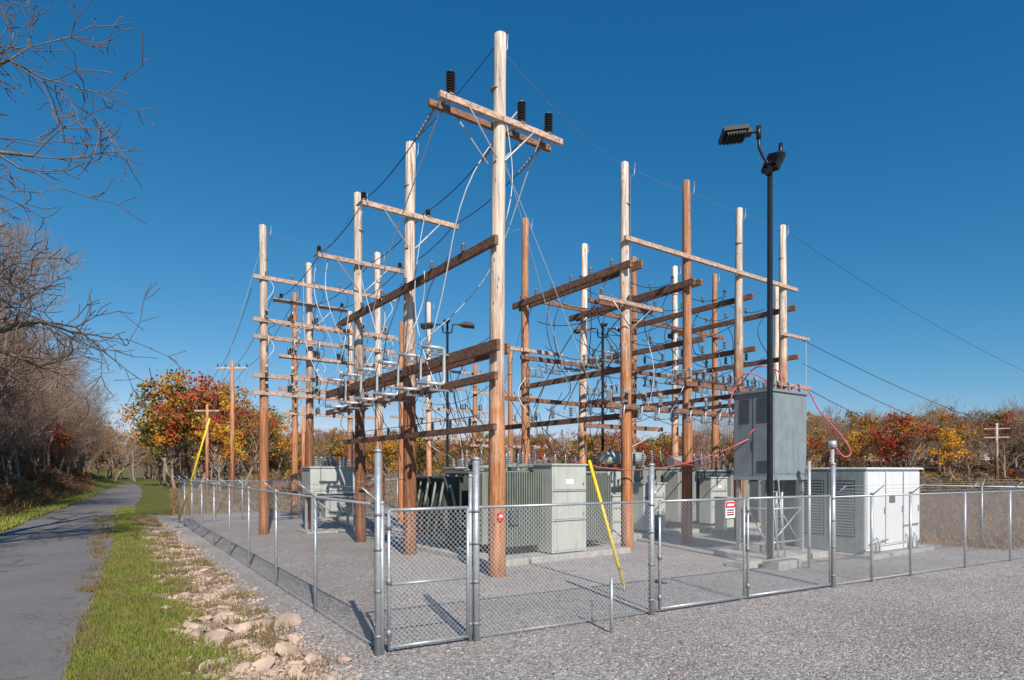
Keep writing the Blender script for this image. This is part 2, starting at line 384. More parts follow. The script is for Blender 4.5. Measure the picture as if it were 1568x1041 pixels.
blades('field_brush',xx,yy,rng.uniform(.08,.4,len(xx))*(.5+1.2*clump),M['brus'],.007,2.0)
# fallen leaves blown over the gravel and grass
k=2600; yy=6.5+22*rng.random(k)**1.6; xx=rng.uniform(-.75,.95,k)*yy
a=rng.uniform(0,6.28,k); s_=rng.uniform(.012,.032,k); ca,sa=np.cos(a)*s_,np.sin(a)*s_; z=H(xx,yy)+.02
v=np.stack([np.stack([xx-ca,yy-sa,z+rng.uniform(0,.015,k)],1),np.stack([xx+sa*.6,yy-ca*.6,z],1),np.stack([xx+ca,yy+sa,z+rng.uniform(0,.02,k)],1),np.stack([xx-sa*.6,yy+ca*.6,z],1)],1).reshape(-1,3)
M['fl']=leafmat('dead_leaf',(.30,.16,.07),(.22,.11,.05),(.42,.25,.09),3)
soup('fallen_leaves',v,np.arange(4*k).reshape(k,4),M['fl'])
# ---------------------------------------------------------------- poles
def pole(x,y,h,r0=.2,r1=.13,mat='pole_b',name='utility_pole'):
    mb=MB(); nn=14; pts=[];rs=[]; ph=random.uniform(0,6)
    lean=V3(random.uniform(-.08,.08),random.uniform(-.06,.06),0)
    for i in range(nn+1):
        f=i/nn; pts.append(V3(x,y,-.3+(h+.3)*f)+lean*f+V3(.022*math.sin(ph+f*5),.015*math.cos(ph+f*4),0)); rs.append((r0+(r1-r0)*f)*(1+random.uniform(-.025,.025)))
    pts.append(pts[-1]+Z*.04); rs.append(r1*.6)
    mb.path(pts,rs,14,mat)
    mb.path([V3(x+r0*.7,y-r0*.75,.2),V3(x+r1*.75,y-r1*.8,h-.4)],.008,4,'galv_d')
    mb.path([V3(x+r1,y,h-.5),V3(x+r1+.12,y,h-.35),V3(x+r1+.14,y,h+.02)],.012,5,'galv')
    for z in(2.2,h-1.4): mb.path([V3(x,y,z),V3(x,y,z+.04)],(r0+(r1-r0)*z/h)*1.04,12,'galv_d')
    return mb.build(name,V3(x,y,0))
def lp(s,t): p=L(s,t); return p.x,p.y
A1=lp(0,0);A2=lp(0,4.95);A3=lp(0,9.05);A4=lp(0,15.0)
pA1=pole(*A1,13.6,.225,.15,'pole_b'); pA2=pole(*A2,13.0,.22,.155,'pole_d'); pA3=pole(*A3,12.9,.2,.14,'pole_d'); pA4=pole(*A4,11.9,.2,.13,'pole_d')
B1=(-10.3,25.8);B2=(-6.18,28.7)
pole(*B1,12.8,.2,.14,'pole_m');pole(*B2,12.7,.2,.14,'pole_b')
pole(-13.0,37,13.2,.2,.13,'pole_o'); pole(-10.2,39,12.6,.19,.13,'pole_d')
pole(-5.05,38,12.9,.19,.13,'pole_b'); pole(-7.5,41.7,12.6,.19,.13,'pole_o'); pole(-2.35,39,9.3,.18,.13,'pole_o'); pole(-.1,38,9.9,.18,.13,'pole_o')
pole(-5.6,31.5,8.6,.18,.13,'pole_o')
sC=[0,3.08,6.2,9.2]; C0=V3(3.83,20.7,0)
C=[C0+W*s for s in sC]; D=[C0+U*5.65+W*s for s in sC+[12.3]]
for p,h,mt in zip(C,(12.9,13.1,12.9,12.9),('pole_m','pole_o','pole_m','pole_m')): pole(p.x,p.y,h,.21,.135,mt)
for p,h,mt in zip(D,(12.9,12.5,12.55,12.7,12.9),('pole_o','pole_b','pole_o','pole_b','pole_o')): pole(p.x,p.y,h,.2,.13,mt)
pole(15.1,35.6,13.3,.2,.14,'pole_b')
# ---------------------------------------------------------------- beams and hardware
def beam(p,q,w=.1,h=.24,mat='beam',side=None,off=0.0,name='wooden_crossbeam'):
    p=Vector(p);q=Vector(q); d=(q-p).normalized(); sd=d.cross(Z).normalized()
    mb=MB(); c=(p+q)/2+sd*off
    mb.box(c,((q-p).length/2,w/2,h/2),(d,sd,Z),mat)
    return mb.build(name,tuple(c),bevel=.008)
def post_ins(mb,p,ax=Z,Hh=.3,R=.07,ns=5,mat='insg'): mb.lathe(Vector(p),ax,shed(ns,Hh,R),10,mat)
def strain(mb,p,d,ln=.8,ns=8,mat='insg'):
    mb.lathe(Vector(p),d,shed(ns,ln,.055,.02),8,mat)
def switch(mb,p,d,up=Z,sc=1.0,mat='insg'):
    """gang switch: channel base, post insulators, hinged blade with jaws"""
    d=d.normalized(); sd=d.cross(up).normalized(); p=Vector(p)
    mb.box(p,(.42*sc,.045,.035),(d,sd,up),'galv_d')
    for k in(-.33,.0,.33): post_ins(mb,p+d*(k*sc)+up*.03,up,.26*sc,.055*sc,4,mat)
    a=p+up*(.32*sc)
    mb.path([a-d*.4*sc,a+d*.42*sc],.02*sc,6,'alu'); mb.box(a-d*.33*sc,(.05,.05,.05),(d,sd,up),'galv'); mb.box(a+d*.33*sc,(.06,.035,.06),(d,sd,up),'galv')
    mb.path([a+d*.42*sc,a+d*.5*sc+up*.12],.012,5,'alu')
def cutout(mb,p,out,sc=1.0):
    """fuse cutout hanging from an arm"""
    p=Vector(p); out=out.normalized()
    mb.path([p,p+out*.12],.015,5,'galv')
    a=p+out*.14-Z*.02; mb.lathe(a-Z*.35*sc+out*.0,(Z+out*.15).normalized(),shed(5,.36*sc,.055*sc),8,'insg')
    mb.path([a+out*.05,a+out*.2],.014,5,'galv'); mb.path([a-Z*.36*sc,a-Z*.36*sc+out*.14],.014,5,'galv')
    mb.path([a+out*.2+Z*.02,a-Z*.38*sc+out*.13],.02,6,'wirel')
def atA(t,z,so=0): return L(so,t,z)
beam(atA(-.3,8.33),atA(10.4,8.33),.11,.24,off=-.20)
beam(atA(-.45,5.72),atA(12,5.72),.11,.28,off=-.24); beam(atA(-.2,5.72),atA(12,5.72),.1,.26,off=.24)
beam(atA(-.35,4.98),atA(12,4.98),.11,.2,off=-.24)
beam(atA(-.3,3.72),atA(10,3.72),.1,.17,off=-.24)
mb=MB()
for i in range(9):
    p=L(-.24,.9+i*1.02,3.81); post_ins(mb,p,Z,.2,.06,4,'insd')
mb.path(sag(L(-.24,.5,4.05),L(-.24,9.6,4.05),.02),.012,5,'wire')
for i in range(5):
    p=L(-.26,1.2+i*1.75,8.44); post_ins(mb,p,Z,.2,.07,4,'insg')
mb.build('beam_insulators',L(0,0,0))
# aluminium bus brackets (C shaped tubes, standing off the paired beams)
ts=[1.94,3.35,4.88,6.5,7.9,9.4]
for t in ts:
    mb=MB(); b0=L(-.86,t,5.98); fr=W*.44; hh_=.98
    pts=[b0-W*.06,b0+fr*.8,b0+fr*.95-Z*.02,b0+fr-Z*.09,b0+fr-Z*(hh_-.1),b0+fr*.95-Z*(hh_-.02),b0+fr*.8-Z*hh_,b0-Z*hh_-W*.1]
    mb.path(pts,.047,10,'alu')
    for dz in(-.17,-hh_-.17):
        mb.box(b0+W*.34+Z*dz,(.36,.04,.03),mat='galv_d')
        post_ins(mb,b0+fr*.12+Z*(dz+.03),Z,.10,.06,2,'insg')
        post_ins(mb,b0+fr*.68+Z*(dz+.03),Z,.10,.06,2,'insg')
    mb.lathe(b0-Z*hh_-W*.08,-W,shed(4,.26,.075),10,'insg'); mb.lathe(b0-Z*(hh_+.2),-Z,shed(3,.2,.075),10,'insd')
    mb.lathe(b0-W*.04,-W,shed(3,.18,.07),10,'insg')
    mb.path([b0-W*.2,b0-W*.3-Z*.4,b0-W*.3-Z*.75,b0-W*.34-Z*(hh_-.02)],.014,5,'wire')
    mb.build('disconnect_switch',tuple(b0))
def xarm(pole_ob,t,z,s0,s1,double=True,ins=(),big=True,brace=True,mat='beam_l'):
    mb=MB()
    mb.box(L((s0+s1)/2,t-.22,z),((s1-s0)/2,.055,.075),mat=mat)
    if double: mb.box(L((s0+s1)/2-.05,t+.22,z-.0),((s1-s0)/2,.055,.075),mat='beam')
    for s in ins:
        if big: post_ins(mb,L(s,t-.22,z+.09),Z,.52,.115,8,'insd')
        else: post_ins(mb,L(s,t-.22,z+.08),Z,.22,.09,4,'insd')
        mb.box(L(s,t,z+.085),(.05,.3,.012),mat='galv')
    if brace:
        for sg in(-1,1):
            mb.path([L(sg*.98,t-.29,z-.06),L(sg*.12,t-.19,z-1.0)],.028,4,'galv')
            if double: mb.path([L(sg*.98,t+.29,z-.06),L(sg*.12,t+.2,z-1.0)],.028,4,'galv')
    for s in(s0+.15,s1-.15,0): mb.path([L(s,t-.35,z),L(s,t+.35,z)],.014,6,'galv')
    mb.build('crossarm',L(0,t,z),parent=pole_ob,bevel=.006)
xarm(pA1,0,11.4,-1.75,1.95,True,(-1.45,.62,1.5))
xarm(pA2,4.95,10.65,-1.65,1.65,False,(-1.6,.55),False)
xarm(pA3,9.05,10.25,-1.65,1.65,False,(-1.6,1.5),False)
xarm(pA4,15.0,10.0,-1.65,1.65,False,(-1.3,1.4),False)
mb=MB()
def deadend(mb,p,q,sg,il=.8):
    pts=sag(p,q,sg,14); d=(pts[1]-pts[0]).normalized(); strain(mb,pts[0],d,il)
    mb.path(pts,.014,5,'wire')
for s in(-1.6,0.35,1.6):
    p=L(s,.28,11.35) ; q=L(s*.98,4.75,10.75); deadend(mb,p,q,.22,1.0)
    mb.path(sag(q,L(s*.96,8.85,10.35),.2),.014,5,'wire'); mb.path(sag(L(s*.96,8.85,10.35),L(s*.9,14.8,10.1),.25),.014,5,'wire')
mb.path(sag(L(.1,0,13.5),L(0,4.95,12.9),.1),.010,4,'wire')
mb.build('power_line',L(0,0,11))
mb=MB()
def jump(a,c,w=.3,mat='wirel',r=.013,n=14,d=None):
    d=d or (W*random.uniform(-1,1)+U*random.uniform(-1,1)).normalized()
    a=Vector(a);c=Vector(c); ph=random.uniform(-1,1); return mb.path([a.lerp(c,i/n)+d*(w*math.sin(math.pi*i/n))+W*(w*.35*ph*math.sin(2*math.pi*i/n)) for i in range(n+1)],r,5,mat)
jump(L(.62,-.2,11.9),L(-.9,1.9,6.0),.55,r=.018,d=-W); jump(L(1.5,-.2,11.9),L(-.9,3.3,6.0),.9,r=.016,d=W); jump(L(-1.4,-.2,11.9),L(-.9,6.5,6.0),.8,r=.016,d=U)
jump(L(.0,-.2,12.5),L(.15,-.2,8.9),.22,r=.012,d=W); jump(L(-1.5,4.8,10.9),L(-.9,4.9,6.0),.4,r=.014); jump(L(.5,4.8,10.9),L(-.3,1.9,4.2),.7,d=-W)
for i,t in enumerate(ts):
    jump(L(-.3,t,8.5),L(-.9,t,6.0),.35,r=.014,mat='wirel' if i%2 else 'wire')
    jump(L(-.4,t+.1,4.9),L(-.24,t+.3,4.05),.2,r=.011,mat='wire')
    jump(L(.2,t,5.6),L(1.8,t+1.5,3.0),.5,r=.013,mat='wire')
for t in(9.0,10.5,12): jump(L(-1.2,t,10.3),L(-.4,t-.5,5.9),.5,r=.012)
mb.build('jumper_cables',L(0,2,8))
def frame(base,s0,s1,zs,doff=-.2,sw=True,dens=5,seed=1):
    random.seed(seed)
    for k,z in enumerate(zs):
        beam(base+W*s0+Z*z,base+W*s1+Z*z,.1,.16,mat='beam_l',off=.2)
        if not sw: continue
        mb=MB(); n_=dens
        for i in range(n_):
            f=(i+.5)/n_; p=base+W*(s0+(s1-s0)*f)+Z*z-U*.2
            if k in(0,): post_ins(mb,p+Z*.08,Z,.2,.06,4,'insg')
            elif k%3==1: switch(mb,p+U*.25+Z*.14,U,sc=.9,mat='insd')
            elif k%3==2: cutout(mb,p-U*.05,-U,1.1)
            else:
                post_ins(mb,p-Z*.08,-Z,.24,.06,4,'insd'); switch(mb,p+Z*.14,U*.8+W*.2,sc=.8)
            if k<len(zs)-1 and random.random()<.75:
                q=base+W*(s0+(s1-s0)*f+random.uniform(-.3,.3))+Z*zs[k+1]-U*random.uniform(.1,.6); c=p-U*.15
                mb.path([c.lerp(q,j/8)-U*(.35*math.sin(math.pi*j/8))+W*(.2*math.sin(2*math.pi*j/8)) for j in range(9)],.014,5,random.choice(['wire','wire','wirel']))
        mb.build('insulators_and_switches',tuple(base+Z*z))
Bb=V3(B1[0],B1[1],0)
frame(Bb,-.5,5.8,[10.6,8.85,8.15,6.55,5.84],dens=6,seed=3)
frame(V3(-13,37,0),-.7,5.0,[10.3,9.4,8.2,7.0,6.0],dens=4,seed=4)
frame(L(0,15),-1.4,4.2,[9.0,7.6,6.2],dens=5,seed=5)
frame(V3(-7.5,41.7,0),-.8,5,[10.2,8.4,6.2],dens=4,seed=6)
frame(V3(-5.05,38,0),-.6,4.2,[8.8,6.4,4.6],dens=4,seed=7)
frame(V3(-2.35,39,0),-.5,5,[7.5,5.8,4.2],dens=4,seed=8)
# ----- right structure
def cb(i,z,e0=.45,e1=.5,mat='beam',off=.2,h=.24): beam(C[i]-U*e0+Z*z,D[i]+U*e1+Z*z,.11,h,mat=mat,off=off)
cb(0,9.45,.5,.7,h=.28); cb(0,9.42,.4,.6,off=-.2,h=.24)
for i in(1,2,3): cb(i,9.4,.5,.6,h=.22); cb(i,7.35,.6,.6,h=.2); cb(i,5.6,.4,.5,h=.18)
cb(1,9.35,.5,.6,off=-.2)
cb(0,6.1,.2,.6,h=.2); cb(0,4.5,.3,2.6,h=.2)
beam(C[0]-W*.3+Z*10.3,C[3]+W*.8+Z*10.3,.11,.15,mat='beam_l',off=.2)
beam(D[0]-W*.4+Z*9.6,D[4]+W*.5+Z*9.6,.1,.17,off=.2)
beam(D[0]-W*.4+Z*7.2,D[4]+W*.5+Z*7.2,.1,.17,off=.2); beam(D[0]-W*1.6+Z*5.5,D[4]+W*.5+Z*5.5,.1,.17,off=.2)
beam(D[0]-W*1.6+Z*7.5,D[0]+W*1.8+Z*7.5,.1,.14,off=.2,mat='beam_l')
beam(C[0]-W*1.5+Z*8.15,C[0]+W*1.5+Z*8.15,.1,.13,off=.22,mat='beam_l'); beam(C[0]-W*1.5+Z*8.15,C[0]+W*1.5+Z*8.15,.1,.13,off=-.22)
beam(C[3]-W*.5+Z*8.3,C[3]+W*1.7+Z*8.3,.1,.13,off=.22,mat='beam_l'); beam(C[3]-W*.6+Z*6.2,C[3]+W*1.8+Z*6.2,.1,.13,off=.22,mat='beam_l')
beam(C[0]-W*1.2+Z*4.75,C[3]+W*.8+Z*4.75,.11,.17,off=.22); beam(C[0]+W*2.3+Z*5.75,C[3]+W*.8+Z*5.75,.1,.17,off=.22)
beam(C[0]-W*1.7+Z*4.1,C[0]+W*2.0+Z*4.1,.1,.14,off=-.22)
random.seed(21)
mb=MB()
for i in range(14):
    p=C[0]+W*(-1.0+i*.82)+Z*4.9-U*.2; switch(mb,p,U*.6+W*.8,sc=1.0,mat='insd' if i%3 else 'insg')
    cutout(mb,p-Z*.15-U*.05+W*.3,-U,1.1)
for i in range(10):
    p=C[0]+W*(2.6+i*.78)+Z*5.9-U*.2; switch(mb,p,U,sc=.95,mat='insd' if i%2 else 'insg')
for i in range(4):
    for j in range(5):
        q=C[i]+U*(.5+j*1.05)
        post_ins(mb,q+Z*9.53-W*.2,Z,.24,.07,4,'insg')
        if i: post_ins(mb,q+Z*7.46-W*.2,Z,.3,.08,5,random.choice(['insg','insd'])); switch(mb,q+Z*5.85-W*.2,W,sc=.9,mat=random.choice(['insg','insd']))
        else: switch(mb,q+Z*6.35-W*.2,W,sc=.9); post_ins(mb,q+Z*4.62-W*.2,Z,.34,.09,5,'insg')
        a=q+Z*9.3-W*.25; c=q+Z*(7.6 if i else 6.5)-W*.3+U*random.uniform(-.5,.5); dd=(-W*random.uniform(.2,.8)+U*random.uniform(-.5,.5))
        mb.path([a.lerp(c,k/10)+dd*math.sin(math.pi*k/10) for k in range(11)],.016,5,'wire')
        a=c; c=q+Z*4.9+W*random.uniform(-.6,.6); dd=(W*random.uniform(-.6,.8)+U*random.uniform(-.5,.5))
        mb.path([a.lerp(c,k/10)+dd*math.sin(math.pi*k/10) for k in range(11)],.016,5,random.choice(['wire','wire','wire','wirel']))
for i in range(3):
    post_ins(mb,C[0]+W*(-1.35+1.25*i)+Z*8.23-U*.22,Z,.2,.07,4,'insg')
for s in(-.9,.9): mb.path([C[0]+W*s+Z*8.1-U*.28,C[0]+W*s*.1+Z*7.4-U*.22],.022,4,'galv')
for z in(9.9,7.8,5.4):
    for tt in(.8,2.6,4.4):
        for i in range(3): mb.path(sag(C[i]+U*tt+Z*(z-.3),C[i+1]+U*tt+Z*(z-.3),.35),.014,5,'wire')
for i in range(3):
    for z in(8.6,6.8): mb.path(sag(C[i]+U*.3+W*.5+Z*z,D[i]+W*.6+Z*(z+.2),.5),.014,5,'wire')
for z,s in((8.2,-1.2),(8.2,0.2),(8.2,1.2)):
    mb.path(sag(C[0]+W*s-U*.1+Z*z,C[0]+W*(s-.4)+U*3+Z*(4.9),-.4),.016,5,'wire')
mb.build('insulators_and_switches',tuple(C[1]+Z*6))
mb=MB()
C4top=C[3]+Z*12.8
mb.path(sag(L(.15,0,13.3),C[0]+Z*12.8,.3),.005,4,'galv_d')
for i in range(3): mb.path(sag(C[i]+Z*12.85,C[i+1]+Z*12.8,.1),.006,4,'galv_d')
mb.path(sag(C4top,V3(34,36,.6)+Z*6,.6),.007,4,'wire')
mb.path(sag(V3(*B1,12.6),L(0,15,11.6),.15),.007,4,'galv_d'); mb.path(sag(L(0,15,11.6),D[0]+Z*12.6,.5),.007,4,'galv_d')
mb.path(sag(L(0,9,12.7),L(0,15,11.6),.2),.007,4,'galv_d'); mb.path(sag(V3(*B1,12.6),V3(*B2,12.5),.15),.007,4,'galv_d')
for k,z in enumerate((8.1,7.9,6.2)):
    mb.path(sag(L(3.8,12,z-.2*k),D[0]+Z*(z+.2)-W*1.2,.6),.012,4,'wire')
mb.path(sag(D[0]+Z*9.2,L(3.5,7,3.3),.8),.013,4,'wire')
mb.path(sag(L(.2,.3,11.0),C[0]-W*1.4+Z*4.9,-.2),.011,4,'wirel')
mb.build('overhead_wires',(3,22,10))
mb=MB()
for k in range(3):
    mb.path(sag(C[3]+W*1.6+Z*(8.3-1.0*k),V3(70-3*k,74,6.4-.5*k),1.6+.3*k,24),.014,4,'wire')
mb.build('power_line',(30,40,7))
random.seed(33)
mb=MB()
for i in range(26):
    s=random.uniform(2,9); t=random.uniform(2,9); a=L(s,t,random.uniform(2.9,3.4)); c=L(s+random.uniform(-2,2),t+random.uniform(-1.5,2.5),random.uniform(4.6,6.5))
    dd=W*random.uniform(-.6,.6)-Z*.3
    mb.path([a.lerp(c,k/10)+dd*math.sin(math.pi*k/10) for k in range(11)],.014,5,random.choice(['wire','wire','wirel']))
mb.build('jumper_cables',L(5,5,4))
def guy(top,base,f0,f1):
    mb=MB(); top=Vector(top);base=Vector(base); d=top-base
    mb.path([base,top],.009,5,'galv_d'); mb.path([base+d*f0,base+d*f1],.04,8,'yel'); mb.path([base-Z*.1,base+d*f0*1.2],.02,6,'galv')
    mb.build('guy_wire',tuple(base))
guy(L(.1,0,11.0),(2.5,13.66,0),.012,.262)
guy((*B1,12.4),(-15.5,28.7,0),.02,.40)
guy((*B2,12.0),(-5.2,33.0,0),.02,.1)
# ---------------------------------------------------------------- lamp poles
def flood(mb,p,fw,rt,sc=1.0):
    """black flood light head: tapered housing, finned back, lens frame, yoke"""
    p=Vector(p); fw=fw.normalized(); rt=rt.normalized(); up=rt.cross(fw).normalized()
    mb.box(p,(.36*sc,.26*sc,.07*sc),(fw,rt,up),'black'); mb.box(p+up*.1*sc,(.27*sc,.2*sc,.035*sc),(fw,rt,up),'black')
    for k in range(-3,4): mb.box(p+up*.15*sc+fw*(k*.08*sc),(.012*sc,.19*sc,.035*sc),(fw,rt,up),'black')
    mb.box(p-up*.075*sc,(.31*sc,.22*sc,.008),(fw,rt,up),'tgd'); mb.box(p-fw*.42*sc,(.09*sc,.1*sc,.07*sc),(fw,rt,up),'black')
def lamp_pole(x,y,h,kind=0):
    mb=MB(); b=V3(x,y,0)
    mb.path([b,b+Z*.02,b+Z*.021,b+Z*(h)],[.2,.2,.085,.07],12,'black')
    mb.path([b+Z*.02,b+Z*.1],.11,10,'black')
    t=b+Z*h
    if kind==0:
        mb.path([t-Z*.3,t-Z*.02+V3(-.08,0,0),t+V3(-.18,0,.12),t+V3(-.32,-.05,.35),t+V3(-.33,-.05,.82)],.04,8,'black')
        mb.path([t+V3(-.33,-.05,.95),t+V3(-.33,-.05,.6)],.07,8,'black')
        mb.path([t+V3(-.33,-.05,.8),t+V3(-.66,-.05,.78)],.04,8,'black')
        flood(mb,t+V3(-1.02,-.05,.72),V3(-1,0,-.12),V3(0,-.95,.3),.95)
        mb.path([t-Z*.3,t+V3(.1,.0,-.05),t+V3(.3,0,.35)],.05,8,'black'); mb.path([t+V3(.28,0,.1),t+V3(.3,0,.5)],.06,8,'black')
        flood(mb,t+V3(.14,.1,.02),V3(.45,.35,.8),V3(.7,-.7,-.1),.9)
    else:
        for sg in(-1,1):
            mb.path([t-Z*.4,t+V3(sg*.25,0,-.35),t+V3(sg*.3,0,.1),t+V3(sg*.75,0,.1)],.045,8,'black')
            flood(mb,t+V3(sg*1.2,0,.05),V3(sg,0,-.1),V3(0,-1,.15),1.0)
        mb.path([t-Z*.1,t+Z*.3],.06,8,'black'); flood(mb,t+V3(0,-.35,.25),V3(0,-1,-.2),V3(1,0,0),.7)
    mb.build('flood_light_pole',tuple(b))
lamp_pole(7.1,17.07,11.15,0); lamp_pole(-3.75,36,11.0,1); lamp_pole(4.9,33.5,10.2,1)
# ---------------------------------------------------------------- transformers
def radiator(mb,s0,s1,t0,t1,z0,z1,axis='s',mat='tg',step=.085):
    if axis=='s':
        x=s0
        while x<=s1+1e-6: mb.lbox(x-.014,x+.014,t0,t1,z0,z1,mat); x+=step
    else:
        x=t0
        while x<=t1+1e-6: mb.lbox(s0,s1,x-.014,x+.014,z0,z1,mat); x+=step
    sm,tm=(s0+s1)/2,(t0+t1)/2
    for zz in(z0+.12,z1-.12):
        if axis=='s': mb.path([L(s0-.04,tm,zz),L(s1+.04,tm,zz)],.06,8,mat)
        else: mb.path([L(sm,t0-.04,zz),L(sm,t1+.04,zz)],.06,8,mat)
def cabinet(mb,s0,s1,t0,t1,z0,z1,mat='tl',legs=True):
    mb.lbox(s0,s1,t0,t1,z0,z1,mat); mb.lbox(s0-.04,s1+.04,t0-.05,t1+.03,z1,z1+.05,mat)
    h=(z1-z0)
    for i in range(3):
        a=z0+.06+h*(0,.36,.7)[i]; c=z0-.04+h*(.36,.7,1)[i]
        mb.lbox(s0+.06,s1-.06,t0-.022,t0-.001,a,c,mat)
    for zz in(.45,.8): mb.lbox(s1-.16,s1-.12,t0-.05,t0-.022,z0+h*zz-.08,z0+h*zz,'galv_d')
    mb.lbox((s0+s1)/2-.15,(s0+s1)/2+.15,t0-.03,t0-.022,z0+h*.78,z0+h*.84,'whi')
    for zz in(.36,.7): mb.lbox(s0+.02,s1-.02,t0-.012,t0-.001,z0+h*zz-.014,z0+h*zz+.014,'tgd')
def bushings(mb,pts,Hh=.55,R=.09,mat='insg'):
    for p in pts:
        mb.path([p,p+Z*.08],R*1.2,10,'tg'); mb.lathe(p+Z*.06,Z,shed(6,Hh,R),10,mat); mb.path([p+Z*(Hh+.05),p+Z*(Hh+.22)],.02,6,'alu')
def pads(name,s0,s1,t0,t1,z=.16):
    mb=MB(); mb.lbox(s0,s1,t0,t1,-.1,z,'conc'); mb.build(name,L(s0,t0,0),bevel=.02)
mb=MB()
mb.lbox(2.0,5.6,2.5,6.2,.3,2.55,'tg'); mb.lbox(1.93,5.67,2.43,6.27,2.55,2.63,'tg'); mb.lbox(2.0,5.6,2.6,6.1,.16,.3,'galv_d')
for s in np.arange(2.3,5.6,.55): mb.lbox(s-.03,s+.03,2.40,2.499,.35,2.5,'tg')
for t in np.arange(2.9,6.2,.6): mb.lbox(1.90,1.999,t-.03,t+.03,.35,2.5,'tg')
radiator(mb,1.38,2.75,1.6,2.38,.45,2.6,'s'); radiator(mb,1.2,1.85,2.55,3.35,.45,2.6,'t')
radiator(mb,.75,1.85,4.1,4.9,.45,2.45,'t','tdk'); radiator(mb,.75,1.85,5.2,6.1,.45,2.45,'t','tdk')  # left-facing banks: their shade is put into the darker colour
radiator(mb,4.35,5.55,1.6,2.38,.45,2.5,'s')
cabinet(mb,2.85,4.2,1.3,2.2,.2,2.8)
mb.path([L(1.7,3.75,2.35),L(1.7,3.75,2.75),L(5.2,3.75,2.85)],.07,10,'tg'); mb.path([L(1.6,3.6,.9),L(1.2,3.9,1.0),L(.9,3.9,2.2)],.05,8,'tg')
bushings(mb,[L(2.4+.45*i,3.0,2.62) for i in range(3)],.35,.07); bushings(mb,[L(4.0+.45*i,3.1,2.62) for i in range(4)],.35,.07); bushings(mb,[L(2.4+.6*i,5.4,2.62) for i in range(5)],.5,.08)
for k in range(4):
    mb.path([L(.66,3.9+.5*k,2.3),L(.62,4.5+.5*k,.5)],.04,6,'tg')
for s in(2.4,3.2,4.9,5.4): mb.lbox(s-.1,s+.1,2.6,2.8,2.63,2.75,'tdk')
mb.path([L(1.25,1.5,.6),L(1.25,1.5,2.1)],.03,6,'galv'); mb.lbox(1.5,1.8,1.5,1.6,1.1,1.5,'tdk')
mb.build('power_transformer',L(3.5,4,0)); pads('concrete_pad',.6,6.0,1.15,6.5)
mb=MB()
mb.lbox(9.9,13.2,5.0,8.0,.3,2.7,'tg'); mb.lbox(9.83,13.27,4.93,8.07,2.7,2.78,'tg')
radiator(mb,8.9,9.8,5.2,6.2,.5,2.6,'t','tl'); radiator(mb,8.9,9.8,6.5,7.6,.5,2.6,'t','tl'); radiator(mb,11.9,13.1,4.1,4.9,.5,2.6,'s','tl')
cabinet(mb,9.9,11.2,4.2,4.9,.25,2.1,'tl'); mb.path([L(10.2,6.8,3.2),L(12.6,6.8,3.2)],.28,14,'tl')
bushings(mb,[L(10.3+.55*i,5.6,2.75) for i in range(5)],.55,.09); bushings(mb,[L(10.3+.9*i,7.4,2.75) for i in range(3)],.8,.11)
mb.build('power_transformer',L(11,6,0)); pads('concrete_pad',8.7,13.6,3.9,8.3)
mb=MB()
mb.lbox(14.4,17.4,5.0,7.6,.3,2.6,'tdk'); mb.lbox(14.33,17.47,4.93,7.67,2.6,2.68,'tg')
radiator(mb,13.7,14.3,5.2,7.4,.5,2.5,'t','tg'); radiator(mb,15.8,17.2,4.3,4.9,.5,2.5,'s','tl'); cabinet(mb,14.3,15.5,4.3,4.9,.3,2.3,'tl')
bushings(mb,[L(14.8+.55*i,5.6,2.65) for i in range(5)],.55,.09); mb.path([L(14.8,7,3.1),L(16.8,7,3.1)],.26,14,'tg')
mb.build('power_transformer',L(15,6,0)); pads('concrete_pad',13.5,17.8,4.0,8.0)
mb=MB()
mb.lbox(5.6,8.4,8.0,10.6,.3,2.9,'tdk'); mb.lbox(5.53,8.47,7.93,10.67,2.9,2.97,'tg'); radiator(mb,4.8,5.5,8.2,10.4,.5,2.7,'t','tdk'); radiator(mb,5.8,8.2,7.1,7.8,.5,2.7,'s','tg')
bushings(mb,[L(6+.5*i,8.8,2.95) for i in range(5)],.6,.09); mb.build('power_transformer',L(7,9,0))
pads('concrete_pad',4.6,8.8,6.9,11)
for (s,t,w,h,mt) in((7.4,3.4,1.0,1.7,'tl'),(17.9,3.6,.7,2.1,'tl'),(13.1,2.6,.6,1.5,'tl'),(19.0,5.0,.9,2.2,'tgy')):
    mb=MB(); cabinet(mb,s,s+w,t,t+.6,.2,h,mt); mb.lbox(s-.1,s+w+.1,t-.1,t+.7,-.05,.199,'conc'); mb.build('control_cabinet',L(s,t,0))
def recloser(x,y,w=1.7):
    mb=MB(); c=V3(x,y,0)
    mb.box(c+Z*2.2,(w/2,.55,.55),mat='tl'); mb.box(c+Z*2.78,(w/2+.06,.6,.03),mat='tl'); mb.box(c+Z*1.58,(w/2-.1,.45,.07),mat='tgy')
    mb.box(c-U*.56+Z*2.2,(w/2-.12,.02,.42),mat='tl')
    for a in(-1,1):
        for bb in(-1,1): mb.box(c+W*(a*(w/2-.12))+U*(bb*.42)+Z*.8,(.05,.05,.8),mat='galv')
        mb.path([c+W*(a*(w/2-.12))-U*.42+Z*.1,c-W*(a*(w/2-.12))-U*.42+Z*1.5],.02,4,'galv')
    mb.box(c+Z*1.0-U*.1,(.35,.3,.35),mat='tl')
    for i in range(3):
        for bb in(-1,1):
            p=c+W*((i-1)*.52)+U*(bb*.25)+Z*2.8; mb.lathe(p,(Z+U*bb*.25).normalized(),shed(5,.42,.1),10,'insg')
    mb.box(c-Z*.02,(w/2+.2,.7,.1),mat='conc'); mb.build('circuit_recloser',tuple(c))
